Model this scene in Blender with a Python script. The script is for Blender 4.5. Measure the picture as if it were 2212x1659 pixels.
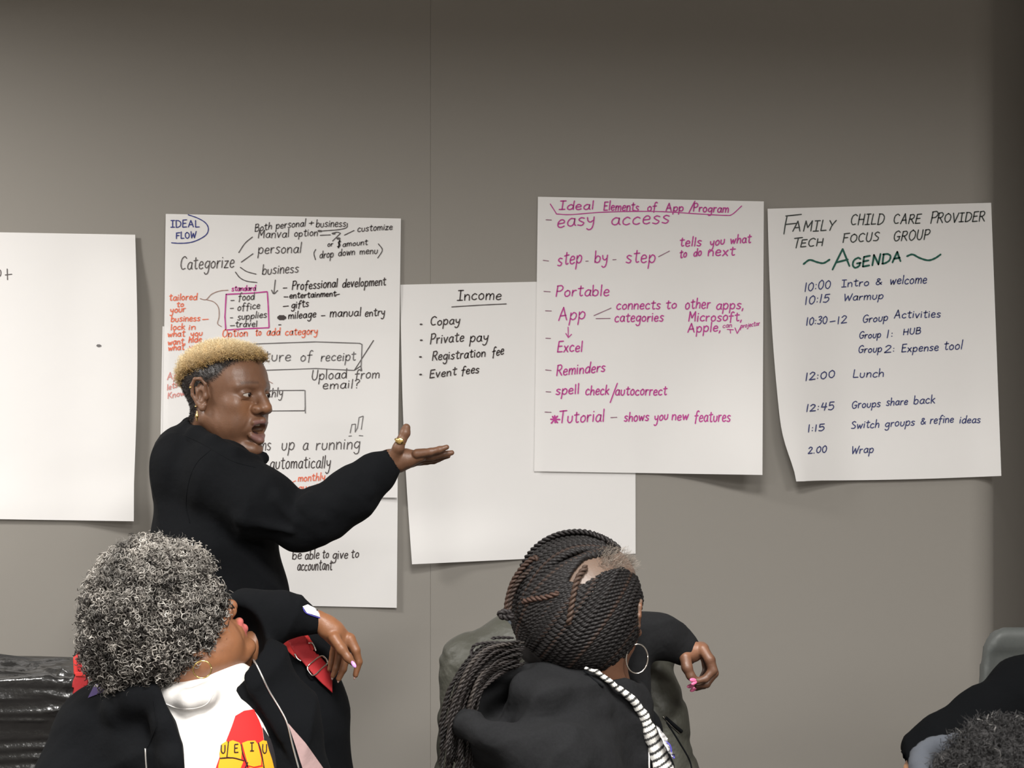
import bpy, math, random
import numpy as np
from mathutils import Vector, Matrix
from mathutils.bvhtree import BVHTree
from mathutils.geometry import delaunay_2d_cdt
random.seed(7); RNG = np.random.default_rng(7)
sc = bpy.context.scene
for o in list(bpy.data.objects): bpy.data.objects.remove(o)

# ------------------------------------------------------------ camera, light, exposure
FPX = 3000.0; CX, CY = 1106.0, 829.5; CAMZ = 1.5; YW = 3.85
cam = bpy.data.objects.new('camera', bpy.data.cameras.new('camera')); sc.collection.objects.link(cam)
cam.location = (0, 0, CAMZ); cam.rotation_euler = (math.pi/2, 0, 0)
cam.data.sensor_width = 36; cam.data.lens = FPX/2212*36
cam.data.dof.use_dof = True; cam.data.dof.focus_distance = 3.3; cam.data.dof.aperture_fstop = 18
cam.data.clip_start = .05
sc.camera = cam
w = bpy.data.worlds.new('world'); sc.world = w; w.use_nodes = True
w.node_tree.nodes['Background'].inputs[0].default_value = (1, .96, .92, 1)
w.node_tree.nodes['Background'].inputs[1].default_value = .25
def area(name, loc, sx, sy, power, tgt=None, spread=170, col=(1, .975, .94)):
    l = bpy.data.lights.new(name, 'AREA'); l.shape = 'RECTANGLE'; l.size = sx; l.size_y = sy
    l.energy = power; l.color = col; l.spread = math.radians(spread)
    o = bpy.data.objects.new(name, l); sc.collection.objects.link(o); o.location = loc
    if tgt is not None:
        o.rotation_euler = (Vector(tgt)-Vector(loc)).to_track_quat('-Z', 'Y').to_euler()
    return o
area('ceiling_or_fill_lamp', (-2.35, 2.45, 2.72), .5, .5, 70)
area('ceiling_or_fill_lamp', (.1, 1.1, 2.72), .6, .6, 80)
area('ceiling_or_fill_lamp', (1.5, .5, 2.72), .6, .6, 62)  # added fill lamp with no known fixture, brightens the right-hand sheets
area('ceiling_or_fill_lamp', (.9, -.9, 2.72), 1.2, .6, 100)
area('ceiling_or_fill_lamp', (-1.6, -.9, 2.72), 1.2, .6, 68)
sc.view_settings.view_transform = 'Standard'; sc.view_settings.look = 'None'
sc.view_settings.exposure = 0.0; sc.view_settings.gamma = 1.0; sc.view_settings.use_curve_mapping = False

# ------------------------------------------------------------ helpers
def P(px, py, Y):
    return np.array([(px-CX)*Y/FPX, Y, CAMZ-(py-CY)*Y/FPX])
def link(o): sc.collection.objects.link(o)
def mesh_obj(name, verts, faces, mat, parent=None, smooth=True, col=None):
    me = bpy.data.meshes.new(name)
    verts = np.asarray(verts, dtype=np.float32)
    if isinstance(faces, np.ndarray) and faces.ndim == 2:
        nf, k = faces.shape
        me.vertices.add(len(verts)); me.vertices.foreach_set('co', verts.ravel())
        me.loops.add(nf*k); me.loops.foreach_set('vertex_index', faces.astype(np.int32).ravel())
        me.polygons.add(nf); me.polygons.foreach_set('loop_start', np.arange(0, nf*k, k, dtype=np.int32))
        me.polygons.foreach_set('loop_total', np.full(nf, k, dtype=np.int32))
        me.update(calc_edges=True); me.validate()
    else:
        me.from_pydata([tuple(map(float, v)) for v in verts], [], [tuple(f) for f in faces])
    if smooth: me.polygons.foreach_set('use_smooth', np.ones(len(me.polygons), dtype=bool))
    if col is not None:
        a = me.color_attributes.new('Col', 'FLOAT_COLOR', 'POINT')
        c = np.ones((len(verts), 4), dtype=np.float32); c[:, :3] = col; a.data.foreach_set('color', c.ravel())
    me.materials.append(mat); me.update()
    o = bpy.data.objects.new(name, me); link(o)
    if parent is not None: o.parent = parent; o.matrix_parent_inverse = parent.matrix_world.inverted()
    return o
def tag(o, label=None, cat=None, group=None, kind=None):
    for k, v in (('label', label), ('category', cat), ('group', group), ('kind', kind)):
        if v: o[k] = v
    return o
def empty(name, loc):
    o = bpy.data.objects.new(name, None); link(o); o.location = loc
    bpy.context.view_layer.update(); return o
def mat(name, col=(.5, .5, .5), rough=.8, metal=0, noise=None, bump=None, attr=False, sheen=0, sss=0, spec=.5, extra=None):
    m = bpy.data.materials.new(name); m.use_nodes = True; nt = m.node_tree; N = nt.nodes; L = nt.links
    b = N['Principled BSDF']; b.inputs['Roughness'].default_value = rough; b.inputs['Metallic'].default_value = metal
    b.inputs['Specular IOR Level'].default_value = spec
    if sheen: b.inputs['Sheen Weight'].default_value = sheen; b.inputs['Sheen Roughness'].default_value = .5
    if sss:
        b.inputs['Subsurface Weight'].default_value = sss; b.inputs['Subsurface Scale'].default_value = .01
        b.inputs['Subsurface Radius'].default_value = (1, .4, .2)
    tc = N.new('ShaderNodeTexCoord')
    src = None
    if attr:
        a = N.new('ShaderNodeAttribute'); a.attribute_name = 'Col'; src = a.outputs['Color']
    else:
        r = N.new('ShaderNodeRGB'); r.outputs[0].default_value = (*col, 1); src = r.outputs[0]
    if noise:
        sc_, amt = noise
        n = N.new('ShaderNodeTexNoise'); n.inputs['Scale'].default_value = sc_; n.inputs['Detail'].default_value = 4
        L.new(tc.outputs['Object'], n.inputs['Vector'])
        mr = N.new('ShaderNodeMapRange'); mr.inputs['To Min'].default_value = 1-amt; mr.inputs['To Max'].default_value = 1+amt
        L.new(n.outputs['Fac'], mr.inputs['Value'])
        mx = N.new('ShaderNodeVectorMath'); mx.operation = 'SCALE'
        L.new(src, mx.inputs[0]); L.new(mr.outputs[0], mx.inputs['Scale']); src = mx.outputs[0]
    L.new(src, b.inputs['Base Color'])
    if bump:
        prev = None
        for (sc_, st, dist) in bump:
            n = N.new('ShaderNodeTexNoise'); n.inputs['Scale'].default_value = sc_; n.inputs['Detail'].default_value = 3
            L.new(tc.outputs['Object'], n.inputs['Vector'])
            bp = N.new('ShaderNodeBump'); bp.inputs['Strength'].default_value = st; bp.inputs['Distance'].default_value = dist
            L.new(n.outputs['Fac'], bp.inputs['Height'])
            if prev: L.new(prev, bp.inputs['Normal'])
            prev = bp.outputs[0]
        L.new(prev, b.inputs['Normal'])
    return m
def box(name, lo, hi, m, parent=None, bevel=0):
    x0, y0, z0 = lo; x1, y1, z1 = hi
    v = [(x0,y0,z0),(x1,y0,z0),(x1,y1,z0),(x0,y1,z0),(x0,y0,z1),(x1,y0,z1),(x1,y1,z1),(x0,y1,z1)]
    f = [(0,3,2,1),(4,5,6,7),(0,1,5,4),(1,2,6,5),(2,3,7,6),(3,0,4,7)]
    o = mesh_obj(name, v, f, m, parent, smooth=False)
    if bevel:
        b = o.modifiers.new('b', 'BEVEL'); b.width = bevel; b.segments = 3
    return o
def catmull(pts, n=6, closed=False):
    pts = np.asarray(pts, float)
    if len(pts) < 3: 
        t = np.linspace(0, 1, n+1)[:, None]; return pts[0]*(1-t)+pts[-1]*t
    if closed: Q = np.vstack([pts[-1], pts, pts[0], pts[1]])
    else: Q = np.vstack([2*pts[0]-pts[1], pts, 2*pts[-1]-pts[-2]])
    out = []
    for i in range(1, len(Q)-2):
        p0, p1, p2, p3 = Q[i-1], Q[i], Q[i+1], Q[i+2]
        for t in np.arange(n)/n:
            out.append(.5*((2*p1)+(-p0+p2)*t+(2*p0-5*p1+4*p2-p3)*t*t+(-p0+3*p1-3*p2+p3)*t**3))
    if not closed: out.append(pts[-1])
    return np.array(out)
def tubes(C, R, sides=4, phase=0.):
    """C (N,M,3) centre lines, R (N,M) radii -> verts, quads"""
    N, M, _ = C.shape
    T = np.gradient(C, axis=1); T /= np.linalg.norm(T, axis=2, keepdims=True)+1e-12
    ref = np.zeros((N, 1, 3)); ref[:, 0, :] = RNG.normal(size=(N, 3)) if N > 1 else (0.31, .52, .79)
    A = np.cross(T, np.broadcast_to(ref, T.shape)); A /= np.linalg.norm(A, axis=2, keepdims=True)+1e-9
    B = np.cross(T, A)
    ang = np.arange(sides)*2*np.pi/sides+phase
    V = C[:, :, None, :]+R[:, :, None, None]*(A[:, :, None, :]*np.cos(ang)[:, None]+B[:, :, None, :]*np.sin(ang)[:, None])
    idx = np.arange(N*M*sides).reshape(N, M, sides)
    a = idx[:, :-1]; b = idx[:, 1:]
    F = np.stack([a, np.roll(a, -1, 2), np.roll(b, -1, 2), b], -1).reshape(-1, 4)
    return V.reshape(-1, 3), F
def tube_obj(name, pts, r, m, parent=None, sides=8, closed=False):
    pts = np.asarray(pts, float); 
    if closed: pts = np.vstack([pts, pts[:2]])
    # parallel-transport frames
    T = np.gradient(pts, axis=0); T /= np.linalg.norm(T, axis=1, keepdims=True)
    n = np.cross(T[0], (0.2, .3, .93)); n /= np.linalg.norm(n); V = []
    r = np.broadcast_to(np.asarray(r, float), (len(pts),))
    for i in range(len(pts)):
        n = n-T[i]*n.dot(T[i]); n /= np.linalg.norm(n); b = np.cross(T[i], n)
        for k in range(sides):
            a = 2*math.pi*k/sides; V.append(pts[i]+r[i]*(n*math.cos(a)+b*math.sin(a)))
    F = []
    for i in range(len(pts)-1):
        for k in range(sides):
            F.append((i*sides+k, i*sides+(k+1) % sides, (i+1)*sides+(k+1) % sides, (i+1)*sides+k))
    F.append(tuple(range(sides))[::-1]); F.append(tuple((len(pts)-1)*sides+k for k in range(sides)))
    return mesh_obj(name, V, F, m, parent)

# ------------------------------------------------------------ signed distance modelling
def cone(a, b, ra, rb):
    a = np.asarray(a, float); b = np.asarray(b, float); ab = b-a; L2 = ab.dot(ab)+1e-12
    def f(p):
        q = p-a; t = np.clip(q@ab/L2, 0, 1)
        return np.linalg.norm(q-t[:, None]*ab, axis=1)-(ra+(rb-ra)*t)
    f.lo = np.minimum(a-ra, b-rb); f.hi = np.maximum(a+ra, b+rb); return f
def ell(c, r, R=None):
    c = np.asarray(c, float); r = np.asarray(r, float)*np.ones(3)
    def f(p):
        q = p-c
        if R is not None: q = q@R
        k0 = np.linalg.norm(q/r, axis=1); k1 = np.linalg.norm(q/(r*r), axis=1)+1e-9
        return k0*(k0-1)/k1
    m = r if R is None else np.full(3, r.max())
    f.lo = c-m; f.hi = c+m; return f
def rbox(c, h, r, R=None):
    c = np.asarray(c, float); h = np.asarray(h, float)
    def f(p):
        q = p-c
        if R is not None: q = q@R
        q = np.abs(q)-(h-r)
        return np.linalg.norm(np.maximum(q, 0), axis=1)+np.minimum(q.max(1), 0)-r
    m = h if R is None else np.full(3, np.linalg.norm(h)); f.lo = c-m; f.hi = c+m; return f
def polycut(poly, y0, y1):
    """volume seen through a polygon, between depths y0 and y1"""
    pg = np.asarray(poly, float)
    def f(p):
        x = p[:, 0]*FPX/p[:, 1]+CX; y = (CAMZ-p[:, 2])*FPX/p[:, 1]+CY
        d = np.full(len(p), 1e9); s = np.ones(len(p))
        n = len(pg)
        for i in range(n):
            a = pg[i]; b = pg[i-1]; e = b-a; wx = x-a[0]; wy = y-a[1]
            t = np.clip((wx*e[0]+wy*e[1])/(e@e+1e-9), 0, 1)
            d = np.minimum(d, (wx-e[0]*t)**2+(wy-e[1]*t)**2)
            c1 = y >= a[1]; c2 = y < b[1]; c3 = e[0]*wy > e[1]*wx
            s = np.where((c1 & c2 & c3) | (~c1 & ~c2 & ~c3), -s, s)
        d = s*np.sqrt(d)*p[:, 1]/FPX
        return np.maximum(d, np.maximum(y0-p[:, 1], p[:, 1]-y1))
    f.lo = f.hi = None; return f
def chain(pts, rad):
    return [cone(pts[i], pts[i+1], rad[i], rad[i+1]) for i in range(len(pts)-1)]
def evalf(ops, p, disp=None):
    d = np.full(len(p), 1e3)
    for s, f, k in ops:
        g = f(p)
        if s == '+':
            if k > 0:
                h = np.maximum(k-np.abs(d-g), 0)/k; d = np.minimum(d, g)-h*h*k*.25
            else: d = np.minimum(d, g)
        elif s == '-':
            if k > 0:
                g = -g; h = np.maximum(k-np.abs(d-g), 0)/k; d = np.maximum(d, g)+h*h*k*.25
            else: d = np.maximum(d, -g)
        else: d = np.maximum(d, g)
    if disp is not None: d = d+disp(p)
    return d
def polygonise(ops, step, disp=None, lo=None, hi=None):
    los = [f.lo for s, f, k in ops if s == '+']; his = [f.hi for s, f, k in ops if s == '+']
    L = np.min(los, 0)-step*4-.01; H = np.max(his, 0)+step*4+.01
    if lo is not None: L = np.maximum(L, lo); H = np.minimum(H, hi)
    b = 6; nb = np.ceil((H-L)/(step*b)).astype(int)+1; n = nb*b
    bi = np.stack(np.meshgrid(*[np.arange(k) for k in nb], indexing='ij'), -1).reshape(-1, 3)
    cen = L+(bi*b+(b-1)/2)*step
    dc = evalf(ops, cen, disp)
    V = np.empty(tuple(n), dtype=np.float32)
    V[:] = np.repeat(np.repeat(np.repeat(np.where(dc < 0, -1., 1.).reshape(tuple(nb)), b, 0), b, 1), b, 2)
    keep = bi[np.abs(dc) < b*step*1.5]
    off = np.stack(np.meshgrid(*[np.arange(b)]*3, indexing='ij'), -1).reshape(-1, 3)
    for s in range(0, len(keep), 1500):
        I = (keep[s:s+1500, None, :]*b+off[None]).reshape(-1, 3)
        V[I[:, 0], I[:, 1], I[:, 2]] = evalf(ops, L+I*step, disp)
    S = V < 0
    cnt = np.zeros(tuple(n-1), dtype=np.int8)
    cor = [(i, j, k) for i in (0, 1) for j in (0, 1) for k in (0, 1)]
    for i, j, k in cor: cnt += S[i:n[0]-1+i, j:n[1]-1+j, k:n[2]-1+k]
    A = np.argwhere((cnt > 0) & (cnt < 8))
    idx = np.full(tuple(n-1), -1, dtype=np.int64); idx[A[:, 0], A[:, 1], A[:, 2]] = np.arange(len(A))
    acc = np.zeros((len(A), 3)); num = np.zeros(len(A))
    vals = {c: V[A[:, 0]+c[0], A[:, 1]+c[1], A[:, 2]+c[2]].astype(float) for c in cor}
    for c in cor:
        for ax in range(3):
            if c[ax]: continue
            c2 = list(c); c2[ax] = 1; a = vals[c]; bb = vals[tuple(c2)]
            m = (a < 0) != (bb < 0); t = np.where(m, a/np.where(m, a-bb, 1), 0)
            q = np.zeros((len(A), 3)); q[:] = c; q[:, ax] += t
            acc += q*m[:, None]; num += m
    pos = L+(A+acc/num[:, None])*step
    F = []
    for ax in range(3):
        u, v = [(1, 2), (2, 0), (0, 1)][ax]
        sl0 = [slice(1, n[i]-1) for i in range(3)]; sl0[ax] = slice(0, n[ax]-1); sl1 = list(sl0); sl1[ax] = slice(1, n[ax])
        s0 = S[tuple(sl0)]; s1 = S[tuple(sl1)]
        E = np.argwhere(s0 != s1); o = np.ones(3, int); o[ax] = 0; flip = s0[E[:, 0], E[:, 1], E[:, 2]]
        E = E+o
        eu = np.zeros(3, int); eu[u] = 1; ev = np.zeros(3, int); ev[v] = 1
        g = lambda q: idx[q[:, 0], q[:, 1], q[:, 2]]
        Q = np.stack([g(E-eu-ev), g(E-ev), g(E), g(E-eu)], 1)
        Q[~flip] = Q[~flip][:, ::-1]
        F.append(Q)
    F = np.vstack(F); F = F[(F >= 0).all(1)]
    return pos, F
def join(parts):
    V, F, o = [], [], 0
    for v, f in parts: V.append(v); F.append(f+o); o += len(v)
    return np.vstack(V), np.vstack(F)
def sines(amp, freq, seed=0, aniso=(1, 1, 1)):
    r = np.random.default_rng(seed); K = r.normal(size=(7, 3)); K /= np.linalg.norm(K, axis=1)[:, None]; ph = r.uniform(0, 6.3, 14)
    an = np.array(aniso)
    def f(p):
        q = p*an; s = 0
        w_ = sum(np.sin(q@K[i+3]*freq*.6+ph[i+7]) for i in range(3))
        for i in range(4): s = s+np.sin(q@K[i]*freq*(1+.35*i)+ph[i]+w_*1.1)/(1+.4*i)
        return s*amp*.4
    return f
def ridged(amp, freq, seed=0, aniso=(1, 1, 1)):
    s_ = sines(1., freq, seed, aniso)
    return lambda p: amp*(np.clip(np.abs(s_(p))*1.4, 0, 1)**.7-.62)
class Px:
    """helper for one figure: pixel positions at depth Y0+dy, radii in pixels there"""
    def __init__(s, Y): s.Y = Y
    def p(s, q): return P(q[0], q[1], s.Y+(q[2] if len(q) > 2 else 0))
    def r(s, r): return r*s.Y/FPX
    def cone(s, a, b, ra, rb): return cone(s.p(a), s.p(b), s.r(ra), s.r(rb))
    def ell(s, c, r, dz=None, R=None):
        rx, rz = r; return ell(s.p(c), (s.r(rx), dz if dz else s.r((rx+rz)/2), s.r(rz)), R)
    def chain(s, pts, rad, k=.02): return [('+', s.cone(pts[i], pts[i+1], rad[i], rad[i+1]), k) for i in range(len(pts)-1)]
CAM = Vector((0, 0, CAMZ))
def bvh(*objs):
    V, F, o = [], [], 0
    for ob in objs:
        me = ob.data; v = np.empty(len(me.vertices)*3, np.float32); me.vertices.foreach_get('co', v)
        mw = np.array(ob.matrix_world); v = v.reshape(-1, 3)@mw[:3, :3].T+mw[:3, 3]
        V += [tuple(x) for x in v.tolist()]; F += [tuple(i+o for i in p.vertices) for p in me.polygons]; o += len(v)
    return BVHTree.FromPolygons(V, F)
def drop(tree, px, py, off=.001, default=None):
    d = Vector(P(px, py, 1.))-CAM; d.normalize()
    h = tree.ray_cast(CAM, d)
    if h[0] is None: return None if default is None else P(px, py, default)
    n = h[1] if h[1].dot(d) < 0 else -h[1]
    return np.array(h[0]+(-d)*off*.7+n*off*.3)
def decal(name, tree, poly, m, parent, off=.001, cell=6, default=None, thick=.0):
    """cloth or print laid on the surface below it"""
    poly = np.asarray(poly, float); P2 = []; n = len(poly)
    for i in range(n):
        a, b = poly[i], poly[(i+1) % n]; k = max(1, int(np.hypot(*(b-a))/cell))
        for j in range(k): P2.append(a+(b-a)*j/k)
    ring = len(P2); x0, y0 = poly.min(0); x1, y1 = poly.max(0)
    def inside(x, y):
        c = False
        for i in range(n):
            a = poly[i]; b = poly[i-1]
            if (a[1] > y) != (b[1] > y) and x < (b[0]-a[0])*(y-a[1])/(b[1]-a[1])+a[0]: c = not c
        return c
    for x in np.arange(x0+cell/2, x1, cell):
        for y in np.arange(y0+cell/2, y1, cell):
            if inside(x, y): P2.append(np.array([x, y]))
    r = delaunay_2d_cdt([Vector(q) for q in P2], [], [list(range(ring))], 1, 1e-5)
    V = [drop(tree, q[0], q[1], off, default) for q in r[0]]
    ok = [v is not None for v in V]; F = [f for f in r[2] if all(ok[i] for i in f)]
    V = [v if v is not None else np.zeros(3)+P(CX, CY, 3) for v in V]
    used = sorted({i for f in F for i in f}); mp = {u: i for i, u in enumerate(used)}
    if not F: return None
    F2 = []
    for f in F:
        a, b_, c_ = [np.array(V[f[i]]) for i in range(3)]; nn = np.cross(b_-a, c_-a)
        f = [mp[i] for i in f]; F2.append(f if nn[1] < 0 else f[::-1])
    o = mesh_obj(name, [V[i] for i in used], F2, m, parent)
    if thick:
        s = o.modifiers.new('s', 'SOLIDIFY'); s.thickness = thick; s.offset = 1
    return o
def line_on(name, tree, pts, r, m, parent, off=.001, default=None, n=8, sides=6, closed=False):
    q = catmull(pts, n, closed); W = [drop(tree, x, y, off, default) for x, y in q]; W = [v for v in W if v is not None]
    return tube_obj(name, np.array(W), r, m, parent, sides, closed)

# ------------------------------------------------------------ materials
M_wall = mat('wall_fabric', (.288, .270, .243), .95, noise=(900, .10), bump=[(1400, .25, .001)])
M_joint = mat('joint', (.24, .225, .20), .9)
M_floor = mat('carpet', (.11, .10, .095), 1, noise=(60, .3))
M_ceil = mat('ceiling_tile', (.7, .69, .66), .95, noise=(200, .05))
M_far = mat('room_wall', (.42, .40, .37), .9)
def paper_mat():
    m = mat('easel_paper', (.90, .885, .872), .75, noise=(3, .012), bump=[(9, .12, .01), (400, .05, .0005)])
    nt = m.node_tree; out = nt.nodes['Material Output']; b = nt.nodes['Principled BSDF']
    t = nt.nodes.new('ShaderNodeBsdfTransparent'); mx = nt.nodes.new('ShaderNodeMixShader'); mx.inputs[0].default_value = .10
    nt.links.new(b.outputs[0], mx.inputs[1]); nt.links.new(t.outputs[0], mx.inputs[2]); nt.links.new(mx.outputs[0], out.inputs[0])
    return m
M_paper = paper_mat()
INK = {k: mat('marker_'+k, c, .7) for k, c in dict(
    grey=(.105, .092, .09), dark=(.055, .042, .040), pencil=(.16, .15, .15), blue=(.03, .04, .22), magenta=(.52, .055, .30),
    orange=(.84, .18, .09), pink=(.72, .30, .27), brown=(.35, .22, .18), green=(.005, .095, .065), navy=(.045, .055, .17),
    black=(.045, .052, .048), mauve=(.30, .16, .22)).items()}
M_skin = mat('skin', attr=True, rough=.46, sss=.08, noise=(90, .10), bump=[(260, .18, .002)])
M_black = mat('black_cloth', (.0042, .0048, .0060), .95, spec=.16, noise=(500, .25), bump=[(25, .3, .012), (900, .3, .001)])
M_hood = mat('charcoal_fleece', (.0105, .0108, .0118), .97, spec=.18, noise=(300, .3), bump=[(16, .4, .02), (700, .35, .001)])
M_dull = mat('matt_black_knit', (.0026, .0029, .0034), 1., spec=.06, bump=[(40, .3, .01)])
M_trous = mat('dark_trousers', (.012, .012, .015), .9, bump=[(14, .3, .02)])
M_shoe = mat('shoe_leather', (.02, .018, .016), .5)
M_hair = mat('hair', attr=True, rough=.55, spec=.25)
M_scalp = mat('hair_base', attr=True, rough=.9)
M_white = mat('white_cotton', (.80, .775, .745), .9, bump=[(14, .35, .012), (600, .2, .0008)])
M_gold = mat('gold', (.85, .60, .22), .22, 1)
M_silver = mat('silver', (.82, .78, .72), .25, 1)
M_red = mat('red_webbing', (.50, .022, .028), .7, bump=[(700, .4, .001)])
M_redb = mat('red_padding', (.80, .045, .04), .75, bump=[(300, .2, .001)])
M_olive = mat('olive_nylon', (.058, .058, .046), .55, noise=(40, .15), bump=[(22, .5, .015), (140, .2, .003)])
M_plastic = mat('grey_plastic', (.085, .092, .088), .55, noise=(200, .12), bump=[(500, .1, .0005)])
M_metal = mat('chair_steel', (.25, .25, .26), .35, 1)
M_liner = mat('black_polythene', (.012, .012, .012), .27, spec=.8, bump=[(45, .35, .01)])
M_bin = mat('grey_bin', (.13, .135, .135), .6)
M_pinknail = mat('pink_nail', (.75, .16, .32), .2); M_lilac = mat('lilac_nail', (.66, .34, .78), .2)
M_tag = mat('name_tag_white', (.92, .91, .92), .6); M_tagb = mat('name_tag_blue', (.08, .07, .42), .6)
M_purple = mat('purple_lining', (.055, .035, .12), .9)
M_pinkcloth = mat('dusty_pink_lining', (.46, .31, .30), .9, bump=[(30, .3, .01)])
M_eye = mat('eyeball', (.42, .37, .33), .2); M_iris = mat('iris', (.015, .008, .006), .1)
M_teeth = mat('teeth', (.7, .64, .55), .3); M_mouth = mat('mouth_inside', (.035, .010, .010), .7)
M_blue = mat('grey_blue_band', (.027, .031, .039), .95, bump=[(200, .3, .002)])
M_pr = mat('print_red', (.80, .02, .02), .8); M_py = mat('print_yellow', (.90, .42, .015), .8); M_pk = mat('print_black', (.02, .016, .018), .8)
M_zip = mat('zip_teeth', (.62, .60, .57), .35, .7)

# ------------------------------------------------------------ room
XE = (2143-CX)*YW/FPX
tag(box('floor', (-3.6, -2.6, -.05), (3.6, 6.3, 0), M_floor), kind='structure')
tag(box('ceiling', (-3.6, -2.6, 2.8), (3.6, 6.3, 2.85), M_ceil), kind='structure')
tag(box('wall_end', (-3.6, 6.25, 0), (3.6, 6.3, 2.8), M_far), kind='structure')
tag(box('wall_left', (-3.65, -2.6, 0), (-3.6, 6.3, 2.8), M_far), kind='structure')
tag(box('wall_right', (3.6, -2.6, 0), (3.65, 6.3, 2.8), M_far), kind='structure')
tag(box('wall_front', (-3.6, -2.65, 0), (3.6, -2.6, 2.8), M_far), kind='structure')
wb = tag(box('wall_back', (-3.6, YW+.05, 0), (XE-.08, YW+.11, 2.8), M_joint), kind='structure')
seam = (930-CX)*YW/FPX; pw = XE-seam
def panel(x0, x1, round_right=False):
    if round_right: x1 += .035
    # thin fabric-covered partition panel with softened vertical edges
    r = .0005; rr = .10 if round_right else r; prof = []
    for a in np.linspace(math.pi, math.pi/2*1, 5): prof.append((x0+r+r*math.cos(a), YW+r-r*math.sin(a)))
    for a in np.linspace(math.pi/2, .479 if round_right else 0, 28 if round_right else 5): prof.append((x1-rr+rr*math.cos(a), YW+rr-rr*math.sin(a)))
    prof.append((prof[-1][0]-.05, YW+.10 if round_right else YW+.05)) if round_right else prof.append((x1, YW+.05)); prof.append((x0, YW+.05)); n = len(prof)
    V = [(x, y, z) for z in (0, 2.8) for x, y in prof]
    F = [(i, (i+1) % n, n+(i+1) % n, n+i) for i in range(n)]+[tuple(range(n))[::-1], tuple(range(n, 2*n))]
    return mesh_obj('panel', V, F, M_wall, wb, smooth=False)
xs = [XE]; x = seam
panel(seam+.0002, XE, True)
x = seam
while x > -3.55:
    panel(max(x-pw, -3.6)+.0002, x-.0002); x -= pw
ax_, ay_ = XE+.035-.10+.10*math.cos(.479), YW+.10-.10*math.sin(.479); a_, b_ = (ax_, ay_), (ax_+.52*2.2, ay_+2.2)
wv = [(a_[0], a_[1], 0), (b_[0], b_[1], 0), (b_[0]+.06, b_[1]-.03, 0), (a_[0]+.02, a_[1]+.06, 0)]
wv = [(a_[0], a_[1]), (b_[0], b_[1]), (b_[0]-.06, b_[1]+.03), (a_[0]-.06, a_[1]+.03)]
tag(mesh_obj('wall_recess', [(x_, y_, z_) for z_ in (0, 2.8) for x_, y_ in wv], [(3, 2, 1, 0), (4, 5, 6, 7), (0, 1, 5, 4), (1, 2, 6, 5), (2, 3, 7, 6), (3, 0, 4, 7)], M_wall, smooth=False), kind='structure')

# ------------------------------------------------------------ handwriting
G = {}
def g(ch, w_, *st): G[ch] = (w_, [np.array([float(v) for v in s.replace(',', ' ').split()]).reshape(-1, 2) for s in st])
g('a', 3.2, '3 3.6,1.6 4,.4 2.6,.4 .8,1.5 0,2.6 1,3 3.8', '3 3.8,2.9 1,3.4 .1'); g('b', 3.2, '.3 7,.3 3.5,.3 .1', '.3 2.2,1.6 3.9,3 2.8,2.7 .6,1.4 -.1,.3 .8')
g('c', 2.8, '2.7 3.4,1.6 4,.3 2.6,.4 .7,1.6 0,2.8 .6'); g('d', 3.3, '3 3,1.8 4,.4 2.6,.4 .7,1.5 0,2.7 1,3.1 3', '3.2 7,3.1 3.5,3.2 0')
g('e', 2.9, '.4 2,2.6 2.4,2.4 3.7,1.3 4,.3 2.5,.5 .6,1.6 0,2.8 .6'); g('f', 2.8, '3 6.4,2.2 7,1.3 5.8,1.2 2.5,1 -1.2', '0 3.7,2.6 3.9')
g('g', 3.2, '3 3.5,1.6 4,.4 2.7,.5 1,1.7 .4,3 2', '3.1 4,3 0,2.6 -2.4,1.2 -3,.3 -2.1'); g('h', 3.1, '.3 7,.3 3.5,.2 0', '.3 2,1.6 3.8,2.7 3,2.8 0')
g('i', .9, '.4 3.9,.4 .1', '.4 5.4,.5 5.6'); g('j', 1.6, '1.3 3.9,1.3 -1,.6 -2.8,-.3 -2.2', '1.3 5.4,1.4 5.6'); g('k', 2.9, '.3 7,.3 0', '2.6 4,.4 1.9', '.9 2.2,2.8 0')
g('l', .8, '.4 7,.4 3,.4 0'); g('m', 4.6, '.3 3.9,.3 0', '.3 2.4,1.4 3.9,2.3 3,2.3 0', '2.3 2.4,3.4 3.9,4.3 3,4.4 0'); g('n', 3, '.3 3.9,.3 0', '.3 2.3,1.6 3.9,2.7 3,2.8 0')
g('o', 3, '1.6 4,.3 2.7,.5 .6,1.6 0,2.8 1.2,2.6 3.3,1.5 4'); g('p', 3.2, '.3 3.9,.3 0,.1 -3', '.3 2.3,1.7 4,3 2.8,2.7 .7,1.5 0,.4 .9')
g('q', 3.2, '3 3.5,1.6 4,.4 2.7,.5 1,1.7 .2,3 1.5', '3.1 4,3.1 0,3 -3,3.6 -2.4'); g('r', 2.2, '.3 3.9,.3 0', '.3 2.2,1.2 3.7,2.2 3.8')
g('s', 2.6, '2.5 3.6,1.3 4,.4 3.1,1.3 2.1,2.4 1.2,1.6 0,.1 .4'); g('t', 2.6, '1.2 6.2,1.2 1.2,1.8 0,2.6 .4', '0 4.5,2.6 4.8'); g('u', 3, '.3 3.9,.3 1.2,1.3 0,2.6 1,2.8 3.9')
g('v', 2.8, '.1 3.9,1.3 0', '1.3 0,2.7 4'); g('w', 4.2, '.1 3.9,1 0', '1 0,2.1 3.2', '2.1 3.2,3 0', '3 0,4.1 4'); g('x', 2.8, '.2 3.9,2.7 0', '2.6 4,.1 0')
g('y', 3, '.2 3.9,.5 2,1.4 1.2,2.5 2', '2.8 3.9,2.6 0,2 -2.4,.9 -3,.1 -2.3'); g('z', 2.8, '.2 3.8,2.5 3.9', '2.5 3.9,.2 .1', '.2 .1,2.8 .2')
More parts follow.
